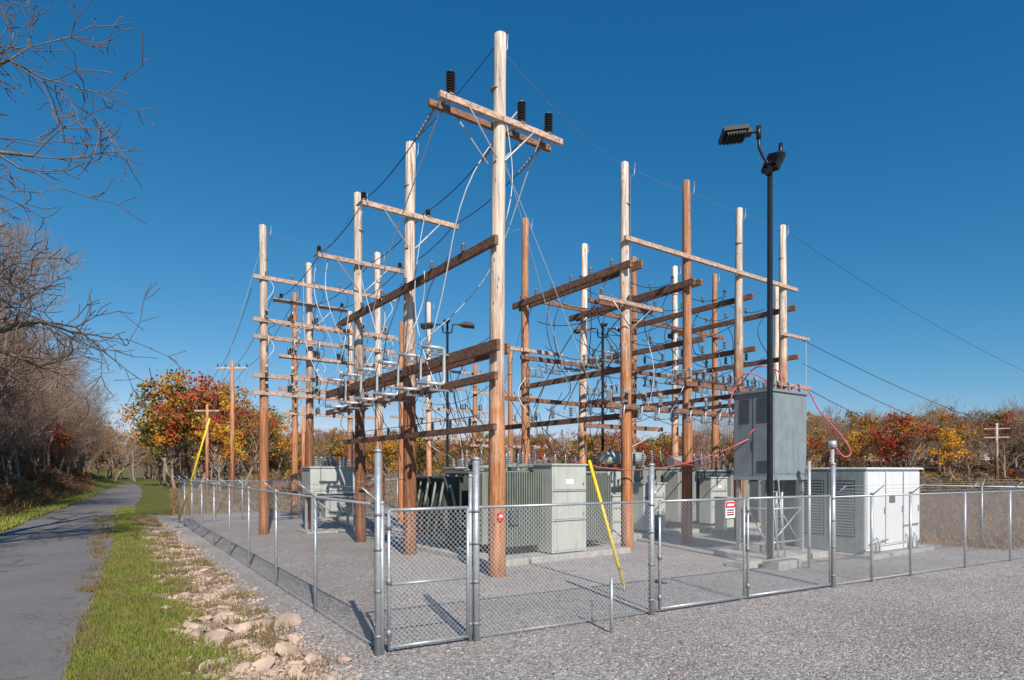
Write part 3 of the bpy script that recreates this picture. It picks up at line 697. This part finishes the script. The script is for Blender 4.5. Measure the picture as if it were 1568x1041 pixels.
recloser(-7.9,27.0,2.1); recloser(-9.6,34.0,1.8); recloser(-2.4,32,1.8); recloser(1.2,33.5,1.8)
# ---------------------------------------------------------------- elevated metering cabinet
def elevated():
    e=empty('elevated_switch_cabinet',(7.65,18.2,0)); c0=V3(7.65,18.2,0)
    def P(s,t,z): return c0+W*s+U*t+Z*z
    mb=MB()
    def bx(s0,s1,t0,t1,z0,z1,mt): mb.box(P((s0+s1)/2,(t0+t1)/2,(z0+z1)/2),((s1-s0)/2,(t1-t0)/2,(z1-z0)/2),mat=mt)
    bx(0,1.84,0,1.3,2.45,4.98,'tgy'); bx(-.06,1.9,-.06,1.36,4.98,5.05,'tgy'); bx(-.03,1.87,-.03,1.33,2.36,2.45,'galv')
    bx(.06,1.78,-.02,-.002,2.55,4.9,'tgy')
    for i in range(10):
        z=4.1+i*.075; bx(-.02,-.002,.15,.5,z,z+.035,'tgd'); bx(-.02,-.002,.75,1.1,z,z+.035,'tgd'); 
    for i in range(5):
        z=2.6+i*.075; bx(-.02,-.002,.15,.5,z,z+.03,'tgd')
    bx(-.03,-.004,.6,.64,3.3,3.6,'tgd'); bx(-.016,-.004,.62,.63,2.5,4.9,'tgd')
    mb.build('cabinet_body',tuple(c0),e,bevel=.01)
    mb=MB()
    for s in(.1,1.74):
        for t in(.1,1.2): mb.box(P(s,t,1.2),(.05,.05,1.17),mat='galv')
    for z in(.5,1.5): 
        mb.path([P(.1,.1,z),P(1.74,.1,z)],.03,5,'galv'); mb.path([P(.1,.1,z),P(.1,1.2,z)],.03,5,'galv')
    mb.path([P(.1,.1,.5),P(1.74,.1,1.5)],.025,5,'galv'); mb.path([P(1.74,.1,.3),P(.1,.1,1.9)],.025,5,'galv'); mb.path([P(.1,.1,.3),P(.1,1.2,1.9)],.025,5,'galv')
    for s,m_ in((.5,'galv'),(.75,'galv'),(1.0,'tgy'),(1.3,'galv')): mb.path([P(s,.5,.0),P(s,.5,2.4)],.05,8,m_)
    for s in(-.5,-.15): mb.path([P(s,-.5,0),P(s+.25,-.1,2.5)],.02,5,'galv')
    for i in range(7):
        f=i/7+.1; mb.path([P(-.5+.25*f,-.5+.4*f,2.5*f),P(-.15+.25*f,-.5+.4*f,2.5*f)],.014,4,'galv')
    mb.build('support_stand',tuple(c0),e)
    mb=MB(); mb.box(P(.9,.6,.05),(1.4,1.1,.12),mat='conc'); mb.box(P(-1.0,-.9,.08),(.55,.25,.14),mat='conc'); mb.box(P(-1.6,-.2,.06),(.5,.3,.12),mat='conc'); mb.build('concrete_base',tuple(c0),e,bevel=.02)
    mb=MB()
    top=P(.6,.3,5.05)
    def smooth(cp):
        sm=[]
        for i in range(len(cp)-1):
            p0,p1,p2,p3=cp[max(i-1,0)],cp[i],cp[i+1],cp[min(i+2,len(cp)-1)]
            for k in range(5):
                t=k/5; sm.append(.5*((2*p1)+(p2-p0)*t+(2*p0-5*p1+4*p2-p3)*t*t+(3*p1-p0-3*p2+p3)*t**3))
        return sm+[cp[-1]]
    mb.path(smooth([top,top+Z*.35+V3(-.3,0,0),top+Z*.55+V3(-.8,0,0),top+Z*.2+V3(-1.1,.3,0),top-Z*.6+V3(-1.1,.8,0),C[2]+Z*4.9]),.022,6,'wirer')
    mb.path(smooth([top+V3(.2,0,0),top+Z*.6+V3(.1,0,0),top+Z*.75+V3(-.5,.2,0),C[2]+Z*5.9]),.02,6,'wirer')
    a=P(1.4,.3,5.05)
    mb.path(smooth([a,a+Z*.15+V3(.2,0,0),a+V3(.6,0,.05),a+V3(.85,-.2,-.6),V3(9.55,17.9,3.6),V3(9.75,17.85,3.15),V3(9.55,17.85,3.05),V3(9.3,17.8,3.3)]),.024,6,'wirer')
    mb.path(sag(P(0,.6,3.9),C[0]+W*2+Z*3.2,.7),.024,6,'wirer'); mb.path(sag(P(0,.8,3.6),L(5,3,3.0),.6),.022,6,'wirer')
    mb.path([V3(9.2,17.8,0),V3(9.2,17.8,3.35)],.05,8,'alu'); mb.path([V3(9.2,17.8,3.3),V3(9.2,17.8,3.5)],.11,10,'alu')
    mb.path([V3(8.05,16.8,0),V3(8.05,16.8,2.9)],.045,8,'alu')
    mb.path([C[3]+W*1.5+Z*8.3-U*.2,C[3]+W*1.5+Z*6.0-U*.2,P(1.4,.4,5.1)],.02,6,'alu')
    mb.build('cables',tuple(c0),e)
elevated()
# ---------------------------------------------------------------- shelter
def shelter():
    c0=V3(10.67,18.7,0); e=empty('equipment_shelter',c0)
    def P(s,t,z): return c0+W*s+U*t+Z*z
    mb=MB()
    def bx(s0,s1,t0,t1,z0,z1,mt): mb.box(P((s0+s1)/2,(t0+t1)/2,(z0+z1)/2),((s1-s0)/2,(t1-t0)/2,(z1-z0)/2),mat=mt)
    bx(0,3.7,0,2.1,.3,2.68,'tw'); bx(.04,3.66,.05,2.05,.12,.3,'tw')
    for s in(1.22,2.46): bx(s-.008,s+.008,-.012,-.001,.34,2.62,'tgd')
    for s in(.04,1.25,2.5): bx(s,s+1.15,-.03,-.013,.36,2.6,'tw')
    for s in(1.1,2.32,3.5): bx(s,s+.03,-.07,-.03,1.3,1.5,'galv_d')
    bx(1.45,1.85,-.04,-.031,1.62,1.88,'tgd')
    mb.build('white_enclosure',tuple(c0),e,bevel=.01)
    mb=MB(); bx(-.15,3.76,-.1,2.2,2.68,2.74,'tw'); mb.build('roof',tuple(c0),e,bevel=.01)
    mb=MB(); bx(-.12,-.002,.002,2.15,.14,2.675,'tgy')
    for t in(.3,1.25):
        bx(-.128,-.12,t-.05,t+.65,.6,2.35,'tgd')
        for i in range(19): bx(-.15,-.128,t,t+.6,.66+i*.088,.71+i*.088,'tgy')
    bx(-.13,-.12,1.06,1.08,.35,2.6,'tgd')
    bx(.2,2.4,2.2,3.6,.15,2.55,'tgy')
    mb.build('vent_panels',tuple(c0),e)
    mb=MB(); bx(-.3,4.0,-.35,3.8,-.1,.118,'conc'); mb.build('slab',tuple(c0),e,bevel=.02)
    mb=MB()
    for s in(.4,.6,2.6,2.9,3.2): mb.path([P(s,-.12,.12),P(s,-.12,.5),P(s,-.02,.6)],.03,6,'galv')
    mb.path([P(.1,-.1,.45),P(1.2,-.1,.5)],.03,6,'galv'); mb.path([P(2.4,-.1,.9),P(3.5,-.1,.9)],.02,6,'galv'); mb.build('conduits',tuple(c0),e)
shelter()
# ---------------------------------------------------------------- chain link fence
m,n,b=nt('chain_link_mesh')
uv=N(n,'ShaderNodeUVMap').outputs['UV']; sp=N(n,'ShaderNodeSeparateXYZ'); n.links.new(uv,sp.inputs[0])
def band(v):
    f=gmath(n,'FRACT',v); f=gmath(n,'ABSOLUTE',gmath(n,'SUBTRACT',f,.5)); return gmath(n,'LESS_THAN',f,.055)
a1=gmath(n,'DIVIDE',gmath(n,'ADD',sp.outputs[0],sp.outputs[1]),.078); a2=gmath(n,'DIVIDE',gmath(n,'SUBTRACT',sp.outputs[0],sp.outputs[1]),.078)
fac=gmath(n,'MAXIMUM',band(a1),band(a2))
b.inputs['Base Color'].default_value=(.46,.47,.48,1); b.inputs['Metallic'].default_value=.3; b.inputs['Roughness'].default_value=.5
tr=N(n,'ShaderNodeBsdfTransparent'); ms=N(n,'ShaderNodeMixShader'); n.links.new(fac,ms.inputs[0]); n.links.new(tr.outputs[0],ms.inputs[1]); n.links.new(b.outputs[0],ms.inputs[2])
n.links.new(ms.outputs[0],n.nodes['Material Output'].inputs[0]); M['chain']=m
def mesh_panel(name,p,q,z0,z1,parent):
    p=Vector(p);q=Vector(q); ln=(q-p).length
    me=bpy.data.meshes.new(name); o3=parent.location
    v=[p+Z*z0-o3,q+Z*z0-o3,q+Z*z1-o3,p+Z*z1-o3]; me.from_pydata([tuple(x) for x in v],[],[(0,1,2,3)])
    u=me.uv_layers.new(name='UVMap')
    for i,c in enumerate(((0,z0),(ln,z0),(ln,z1),(0,z1))): u.data[i].uv=c
    me.materials.append(M['chain']); o=bpy.data.objects.new(name,me); COL.objects.link(o); o.parent=parent
def cap_post(mb,p,h,r=.03):
    mb.path([p-Z*.1,p+Z*h],r,10,'galv'); mb.path([p+Z*h,p+Z*(h+.03),p+Z*(h+.05)],[r*1.25,r*1.15,r*.4],10,'galv')
def fence(p0,d,posts,top=2.08,arms=None,tall=(),name='chain_link_fence'):
    p0=V3(*p0,0); d=V3(*d,0); e=empty(name,p0+d*posts[0]); mb=MB()
    for a in posts:
        t_=a in tall; pp=p0+d*a
        if t_: cap_post(mb,pp,2.8,.05)
        else:
            cap_post(mb,pp,top+.02,.033)
            if arms is not None: mb.path([pp+Z*top,pp+Z*(top+.26)+arms*.3],.014,6,'galv')
    a,bq=p0+d*posts[0],p0+d*posts[-1]
    mb.path([a+Z*top,bq+Z*top],.022,8,'galv'); mb.path([a+Z*.07,bq+Z*.07],.008,5,'galv')
    if arms is not None:
        for k in(.09,.17,.26): mb.path([a+Z*(top+k)+arms*k*1.1,bq+Z*(top+k)+arms*k*1.1],.005,4,'galv_d')
    mb.build('posts_and_rails',tuple(p0),e); mesh_panel('mesh',a,bq,.05,top,e)
    return e
def gate(p0,d,a,c,top=2.08,mid=None):
    p0=V3(*p0,0); d=V3(*d,0); e=empty('fence_gate',p0+d*a); A=p0+d*a; B=p0+d*c; mb=MB()
    r=.026
    mb.path([A+Z*.08,A+Z*top],r,8,'galv'); mb.path([B+Z*.08,B+Z*top],r,8,'galv')
    mb.path([A+Z*top,B+Z*top],r,8,'galv'); mb.path([A+Z*.09,B+Z*.09],r,8,'galv')
    if mid: mb.path([A+Z*mid,B+Z*mid],r*.8,8,'galv')
    for z in(.3,1.05,1.85): mb.path([A+Z*(z-.05),A+Z*(z+.05)],.045,8,'galv_d')
    mb.build('gate_frame',tuple(A),e); mesh_panel('mesh',A,B,.08,top,e); return e
FW=(.873,.488); f0=tuple(FC)
WW=V3(.873,.488,0); FNv=V3(-.488,.873,0)
def tall_post(x,y,h,r=.055,name='gate_post'):
    mb=MB(); cap_post(mb,V3(x,y,0),h,r)
    for z in(.25,.9,1.5,2.0): mb.path([V3(x,y,z),V3(x,y,z+.05)],r*1.15,10,'galv_d')
    mb.build(name,(x,y,0))
def fp(a): return FC[0]+FW[0]*a,FC[1]+FW[1]*a
for a,h,r in((-.06,2.92,.052),(1.50,2.82,.055),(5.08,2.74,.055),(10.47,2.78,.055)): tall_post(*fp(a),h,r)
tall_post(*fp(1.40),2.55,.03); 
gate(f0,FW,.1,1.36,mid=1.0)
fence(f0,FW,[1.5,5.08])
gate(f0,FW,5.28,7.55); gate(f0,FW,7.66,10.35)
fence(f0,FW,[10.47,11.95,13.6,16.25,18.8,21.5,24.3],top=2.05,arms=-FNv)
outL=V3(-.832,-.555,0)
fence(f0,tuple(FD),[0,3.3,6.4,9.5,12.5,15.6,18.7,21.8,24.6,27.0],top=2.15,arms=outL)
Lend=FC+FD*27.0
fence(tuple(Lend),(.815,.579),[0,3,6,9,12,15,18,21,24,27,30],top=2.1,arms=U)
Rend=np.array(fp(24.3)); fence(tuple(Rend),(UX,UY),[0,3,6,9,12,15,18,21,24],top=2.05,arms=W)
mb=MB(); mb.path([V3(1.62,10.1,-.1),V3(1.62,10.1,.92)],.028,8,'galv'); mb.build('pipe_stake',(1.62,10.1,0))
def sign(p,w,h,name,hdr=.35):
    mb=MB(); p=Vector(p)
    mb.box(p,(w/2,.006,h/2),(WW,FNv,Z),'whi'); mb.box(p-FNv*.009+Z*(h*.5-h*hdr*.5-.01),(w/2-.01,.002,h*hdr/2),(WW,FNv,Z),'red')
    for i in range(3): mb.box(p-FNv*.009-Z*(h*(.02+.14*i)),(w*.36,.002,.012),(WW,FNv,Z),'black' if i!=1 else 'red')
    mb.box(p-FNv*.013+Z*(h*.5-h*hdr*.5-.01),(w*.34,.002,h*.07),(WW,FNv,Z),'whi')
    mb.build(name,tuple(p))
px,py=fp(7.1); sign(V3(px,py,1.87)-FNv*.04,.27,.33,'danger_sign')
mb=MB(); mb.box(L(-.05,-.26,1.5),(.08,.008,.11),mat='red'); mb.box(L(-.05,-.27,1.52),(.05,.004,.03),mat='whi'); mb.build('pole_sign',L(0,-.25,1.5))
# ---------------------------------------------------------------- trees
def grow(mb,p,d,ln,r,lev,maxlev,up=.1,spread=.7,kids=(2,4),seg=4,tips=None,droop=0.,mats=('bark','twig'),rmin=0.0,crook=.16):
    pts=[p];rs=[r]; dd=d.normalized(); st=ln/seg
    ks=[]
    for i in range(seg):
        dd=(dd+V3(random.gauss(0,crook),random.gauss(0,crook),random.gauss(0,crook*.8)+up*.3-droop*.2)).normalized()
        q=pts[-1]+dd*st; pts.append(q); rs.append(max(rmin,r*(1-.65*(i+1)/seg))); ks.append((q,dd.copy(),rs[-1],i))
    n=8 if lev==0 else (5 if lev<3 else 3)
    mb.path(pts,rs,n,mats[0] if lev<2 else mats[1],cap=False)
    if lev>=maxlev:
        if tips is not None: tips.append(pts[-1])
        return
    for q,dq,rq,i in ks:
        if lev==0 and i<1: continue
        for _ in range(random.randint(*kids) if i<seg-1 else random.randint(2,3)):
            ax=dq.orthogonal().normalized(); ax=Matrix.Rotation(random.uniform(0,6.28),3,dq)@ax
            nd=(dq*random.uniform(.5,1)+ax*spread*random.uniform(.6,1.3)).normalized()
            grow(mb,q,nd,ln*random.uniform(.42,.66),max(rmin,rq*random.uniform(.5,.75)),lev+1,maxlev,up,spread,kids,max(2,seg-1),tips,droop,mats,rmin,crook)
def proto_bare(seed,h,maxlev=4,kids=(1,2)):
    random.seed(seed); mb=MB(); grow(mb,V3(0,0,-.3),V3(0,0,1),h*.62,h*.016,0,maxlev,.3,.5,kids,5,rmin=.013)
    me=mb.build('tmp'); d=me.data; bpy.data.objects.remove(me); return d
def leaves(centers,per,sd,size,zs=.8):
    c=np.repeat(np.array(centers),per,0); k=len(c); p=c+rng.normal(0,1,(k,3))*np.array([sd,sd,sd*zs])
    a=rng.normal(0,1,(k,3)); a/=np.linalg.norm(a,axis=1)[:,None]; b=rng.normal(0,1,(k,3)); b-=a*(a*b).sum(1)[:,None]; b/=np.linalg.norm(b,axis=1)[:,None]
    s=(size*rng.uniform(.5,1.3,k))[:,None]
    return np.stack([p-a*s,p+b*s*.6,p+a*s,p-b*s*.6],1).reshape(-1,3)
def proto_leafy(seed,h,mats,nclump=46,per=38,size=.2,w=.36,low=.3):
    random.seed(seed); mb=MB(); grow(mb,V3(0,0,-.3),V3(0,0,1),h*.6,h*.02,0,2,.25,.6,(2,3),4)
    cs=[]
    lob=[(random.uniform(-1,1)*w*h*.55,random.uniform(-1,1)*w*h*.55,h*random.uniform(low+.15,.85),h*random.uniform(.12,.22)) for _ in range(8)]+[(0,0,h*.82,h*.15)]
    for i in range(nclump):
        lx,ly,lz,lr=random.choice(lob); v=Vector((random.gauss(0,1),random.gauss(0,1),random.gauss(0,1))).normalized()*lr*random.uniform(.6,1.05)
        cs.append((lx+v.x,ly+v.y,lz+v.z*.85))
    base=len(mb.v); lv=leaves(cs,per,h*.035,size)
    mb.v+= [tuple(x) for x in lv]; nq=len(lv)//4
    idx=[mb.mi(k) for k in mats]
    for i in range(nq):
        mb.f.append((base+4*i,base+4*i+1,base+4*i+2,base+4*i+3)); mb.m.append(idx[(i//per)%len(idx)]); mb.sm.append(False)
    o=mb.build('tmp'); d=o.data; bpy.data.objects.remove(o); return d
M['l_or']=leafmat('leaves_orange',(.54,.21,.03),(.62,.33,.05),(.26,.12,.03)); M['l_rd']=leafmat('leaves_red',(.42,.05,.035),(.48,.13,.04),(.17,.03,.02))
M['l_ye']=leafmat('leaves_yellow',(.74,.47,.05),(.64,.38,.05),(.34,.2,.03)); M['l_gr']=leafmat('leaves_green',(.12,.15,.03),(.21,.20,.04),(.05,.07,.018))
M['l_br']=leafmat('leaves_brown',(.34,.18,.09),(.42,.23,.10),(.15,.09,.05)); M['l_gy']=leafmat('twig_haze',(.34,.245,.19),(.39,.285,.22),(.20,.145,.11))
bare=[proto_bare(40+i,11+i,4,(1,2)) for i in range(5)]
leafy={'or':proto_leafy(1,12,['l_or','l_or','l_gr']),'rd':proto_leafy(2,12,['l_rd','l_rd','l_br']),'ye':proto_leafy(3,11,['l_ye','l_or']),
 'gr':proto_leafy(4,11,['l_gr','l_gr','l_or']),'br':proto_leafy(5,12,['l_br','l_gy','l_br'],42,34,.14,.36,.10),'gy':proto_leafy(6,12,['l_gy'],50,38,.09,.34,.10),'mx':proto_leafy(7,12,['l_or','l_gr','l_rd','l_ye'])}
sh={'br':proto_leafy(8,2.4,['l_br','l_gy'],30,26,.07,.6,0),'rd':proto_leafy(9,2.4,['l_br','l_rd'],30,26,.07,.6,0),'gr':proto_leafy(10,2.4,['l_gr','l_br'],30,26,.07,.6,0),'ye':proto_leafy(11,2.4,['l_ye','l_br','l_gr'],30,26,.07,.6,0)}
def place(me,name,x,y,sc,parent=None,dz=0):
    o=bpy.data.objects.new(name,me); COL.objects.link(o); o.location=(x,y,float(H(x,y))+dz); o.rotation_euler=(0,0,random.uniform(0,6.28)); o.scale=(sc*random.uniform(.85,1.15),sc*random.uniform(.85,1.15),sc)
    if parent: o.parent=parent
    return o
random.seed(77)
hw=empty('hillside_woodland',(0,0,0))
def hill(n_,y0,y1,e0,e1,pe,lst,name,s0,s1,nearf=.8):
    cnt=0
    while cnt<n_:
        y=y0+(y1-y0)*random.random()**1.1; e=e0+random.random()**pe*(e1-e0); x=float(xr(y))-4.9-e
        if x<-.98*y-4: continue
        cnt+=1; place(random.choice(lst),name,x,y,random.uniform(s0,s1)*(1 if e>8 else nearf),hw)
hill(190,27,150,4.2,30,1.2,bare,'bare_tree',.75,1.2)
hill(190,34,160,6,36,1.0,[leafy[k] for k in('br','gy','gy','br','gy','rd','or','br')],'thin_tree',.5,.95)
hill(560,14,130,3,28,1.5,[sh[k] for k in('br','br','rd','gr','br','ye')],'shrub',.5,1.4,.5)
for px_,y,k,sc in((258,98,'gr',1.35),(282,92,'or',1.5),(305,86,'rd',1.4),(330,84,'mx',1.3),(350,92,'or',1.35),(372,80,'rd',.95),(395,84,'gr',.95),(420,88,'ye',1.05),(246,104,'gr',1.3),(318,100,'gr',1.5),(405,100,'or',1.1),(290,108,'br',1.5),(365,104,'gr',1.2),(338,76,'ye',.8),(268,86,'or',1.1)):
    x=(px_-784)/950*y; place(leafy[k],{'gr':'autumn_green_tree','or':'autumn_orange_tree','rd':'autumn_red_tree','mx':'autumn_mixed_tree','ye':'autumn_yellow_tree','br':'autumn_brown_tree'}[k],x,y,sc)
tl=empty('distant_tree_line',(0,0,0))
for i in range(380):
    a=random.uniform(-.42,1.05); y=random.uniform(92,165); x=a*y
    k=random.choice(['gy','br','br','or','rd','gr','mx','ye','or','rd'] if a>.4 else ['gy','br','gr','gr','or','br','rd','mx'])
    place(leafy[k],'tree',x,y,random.uniform(.8,1.1)*(1.05 if a>.45 else .85),tl,-.8)
for i in range(80):   # closing the view at the end of the road
    y=random.uniform(145,200); x=random.uniform(-.80,-.38)*y; place(leafy[random.choice(['gy','br','gy','or','gr'])],'tree',x,y,random.uniform(1.0,1.5),tl,-.8)
for i in range(50):
    a=random.uniform(.3,1.0); y=random.uniform(95,140); place(random.choice(bare),'bare_tree',a*y,y,random.uniform(.6,.9),tl,-.8)
for i in range(420):
    a=random.uniform(-.42,1.0); y=random.uniform(52,98); place(sh[random.choice(['br','rd','br','gr','ye'])],'shrub',a*y,y,random.uniform(.5,1.2),tl)
for x,y in((66,94),(71,97),(54,96)): place(leafy['ye'],'autumn_yellow_tree',x,y,.95,None,-.8)
# big bare trees at the left roadside
def roadside_tree(x,y,seed,limbs,kd):
    random.seed(seed); mb=MB(); b0=V3(x,y,float(H(x,y))-.2)
    zb=Z*(-b0.z+.4)
    tr_=[b0,b0+V3(.1,0,3),b0+zb+V3(.35,.1,6),b0+zb+V3(.4,.0,8.5),b0+zb+V3(.9,0,12),b0+zb+V3(1.0,0,15)]
    mb.path(tr_,[.38,.32,.28,.22,.14,.05],12,'barkd')
    for i,f,d,ln,r in limbs:
        q=tr_[i].lerp(tr_[min(i+1,5)],f); grow(mb,q,V3(*d),ln,r,1,4,.10,.75,kd,4,mats=('barkd','barkd'),rmin=.014,crook=.28)
    mb.build('bare_tree',tuple(b0))
roadside_tree(-18.3,17.0,8,((1,.95,(1,-.1,.02),4.2,.20),(2,.25,(1,.25,.12),3.6,.14),(2,.6,(1,0,.3),3.0,.11),
    (3,.6,(1,-.15,.2),3.9,.13),(4,.0,(1,.2,.35),3.9,.12),(4,.4,(.9,.1,.6),3.4,.10),(4,.8,(1,-.2,.5),3.2,.08),
    (2,0,(-1,.4,.5),5,.13),(3,0,(-.7,-.8,.5),4.5,.11),(3,.4,(-.4,1,.6),4.0,.10),(4,0,(-.8,-.2,.8),4,.09)),(1,2))
roadside_tree(-14.2,7.0,19,((2,0,(1,.3,.3),4.0,.16),(2,.5,(-.5,.8,.4),4.2,.14),(3,0,(.6,-.6,.4),4,.13),(3,.5,(.3,1,.4),4.2,.12),(4,0,(.9,.3,.6),3.2,.10),(4,.3,(-.6,-.3,.8),3.5,.10),(2,.2,(-1,-.3,.4),4.5,.15)),(1,2))
def upole(x,y,h,arms=1,mat='pole_o',ad=V3(1,0,0)):
    z0=float(H(x,y)); mb=MB(); b=V3(x,y,z0); mb.path([b-Z*.3,b+Z*h],[.19,.12],12,mat)
    for k in range(arms):
        z=h-.6-k*1.0; mb.box(b+Z*z,(1.2,.06,.07),(ad,ad.cross(Z),Z),'beam_l')
        for s in(-1.1,-.5,.5,1.1): post_ins(mb,b+ad*s+Z*(z+.07),Z,.2,.07,3,'insd')
    mb.build('utility_pole',tuple(b))
upole(-21.2,47,11,1); upole(-29.5,60,9,1); upole(55.5,71,8.6,2,'pole_d',V3(.9,-.4,0)); upole(-17.5,52,8,1)
mb=MB()
for s in(-1,0,1):
    mb.path(sag(V3(-21.2+s,47,10.4),V3(-10+s*.5,26+s,10.0),.5),.012,4,'wire'); mb.path(sag(V3(55.5+s,71,7.4),V3(110,76+s,8),1),.02,4,'wire'); mb.path(sag(V3(-21.2+s,47,10.4),V3(-60+s,110,10),1.2),.014,4,'wire')
mb.build('power_line',(0,50,9))
# ---------------------------------------------------------------- sky, sun, camera
ts_=V3(.34,-.94,0).normalized(); el=math.radians(37); to=V3(ts_.x*math.cos(el),ts_.y*math.cos(el),math.sin(el))
ld=bpy.data.lights.new('sun','SUN'); ld.energy=5.0; ld.angle=math.radians(.5); ld.color=(1,.94,.86)
lo=bpy.data.objects.new('sun',ld); COL.objects.link(lo); lo.rotation_euler=to.to_track_quat('Z','Y').to_euler(); lo.location=(5,-10,30)
w=bpy.data.worlds.new('World'); S.world=w; w.use_nodes=True; n=w.node_tree
bg=n.nodes['Background']; sk=n.nodes.new('ShaderNodeTexSky'); sk.sky_type='NISHITA'; sk.sun_disc=False; sk.sun_elevation=el; sk.sun_rotation=math.atan2(ts_.x,ts_.y)
sk.altitude=800; sk.air_density=1.0; sk.dust_density=0.0; sk.ozone_density=1.6
# per-channel response of a polarised sky: deep at the top, pale towards the horizon
sr=N(n,'ShaderNodeSeparateColor'); n.links.new(sk.outputs[0],sr.inputs[0]); cc=N(n,'ShaderNodeCombineColor')
for i,(ex,k) in enumerate(((1.75,.17),(.90,.90),(.72,1.62))):
    n.links.new(gmath(n,'MULTIPLY',gmath(n,'POWER',sr.outputs[i],ex),k),cc.inputs[i])
n.links.new(cc.outputs[0],bg.inputs['Color']); bg.inputs['Strength'].default_value=.10
cd=bpy.data.cameras.new('camera'); cam=bpy.data.objects.new('camera',cd); COL.objects.link(cam); cam.location=(0,0,2.66); cam.rotation_euler=(math.radians(90),0,0)
cd.sensor_width=36; cd.lens=21.8; cd.shift_y=.127; cd.clip_start=.1; cd.clip_end=4000; S.camera=cam
S.view_settings.view_transform='Standard'; S.view_settings.look='None'; S.view_settings.exposure=0
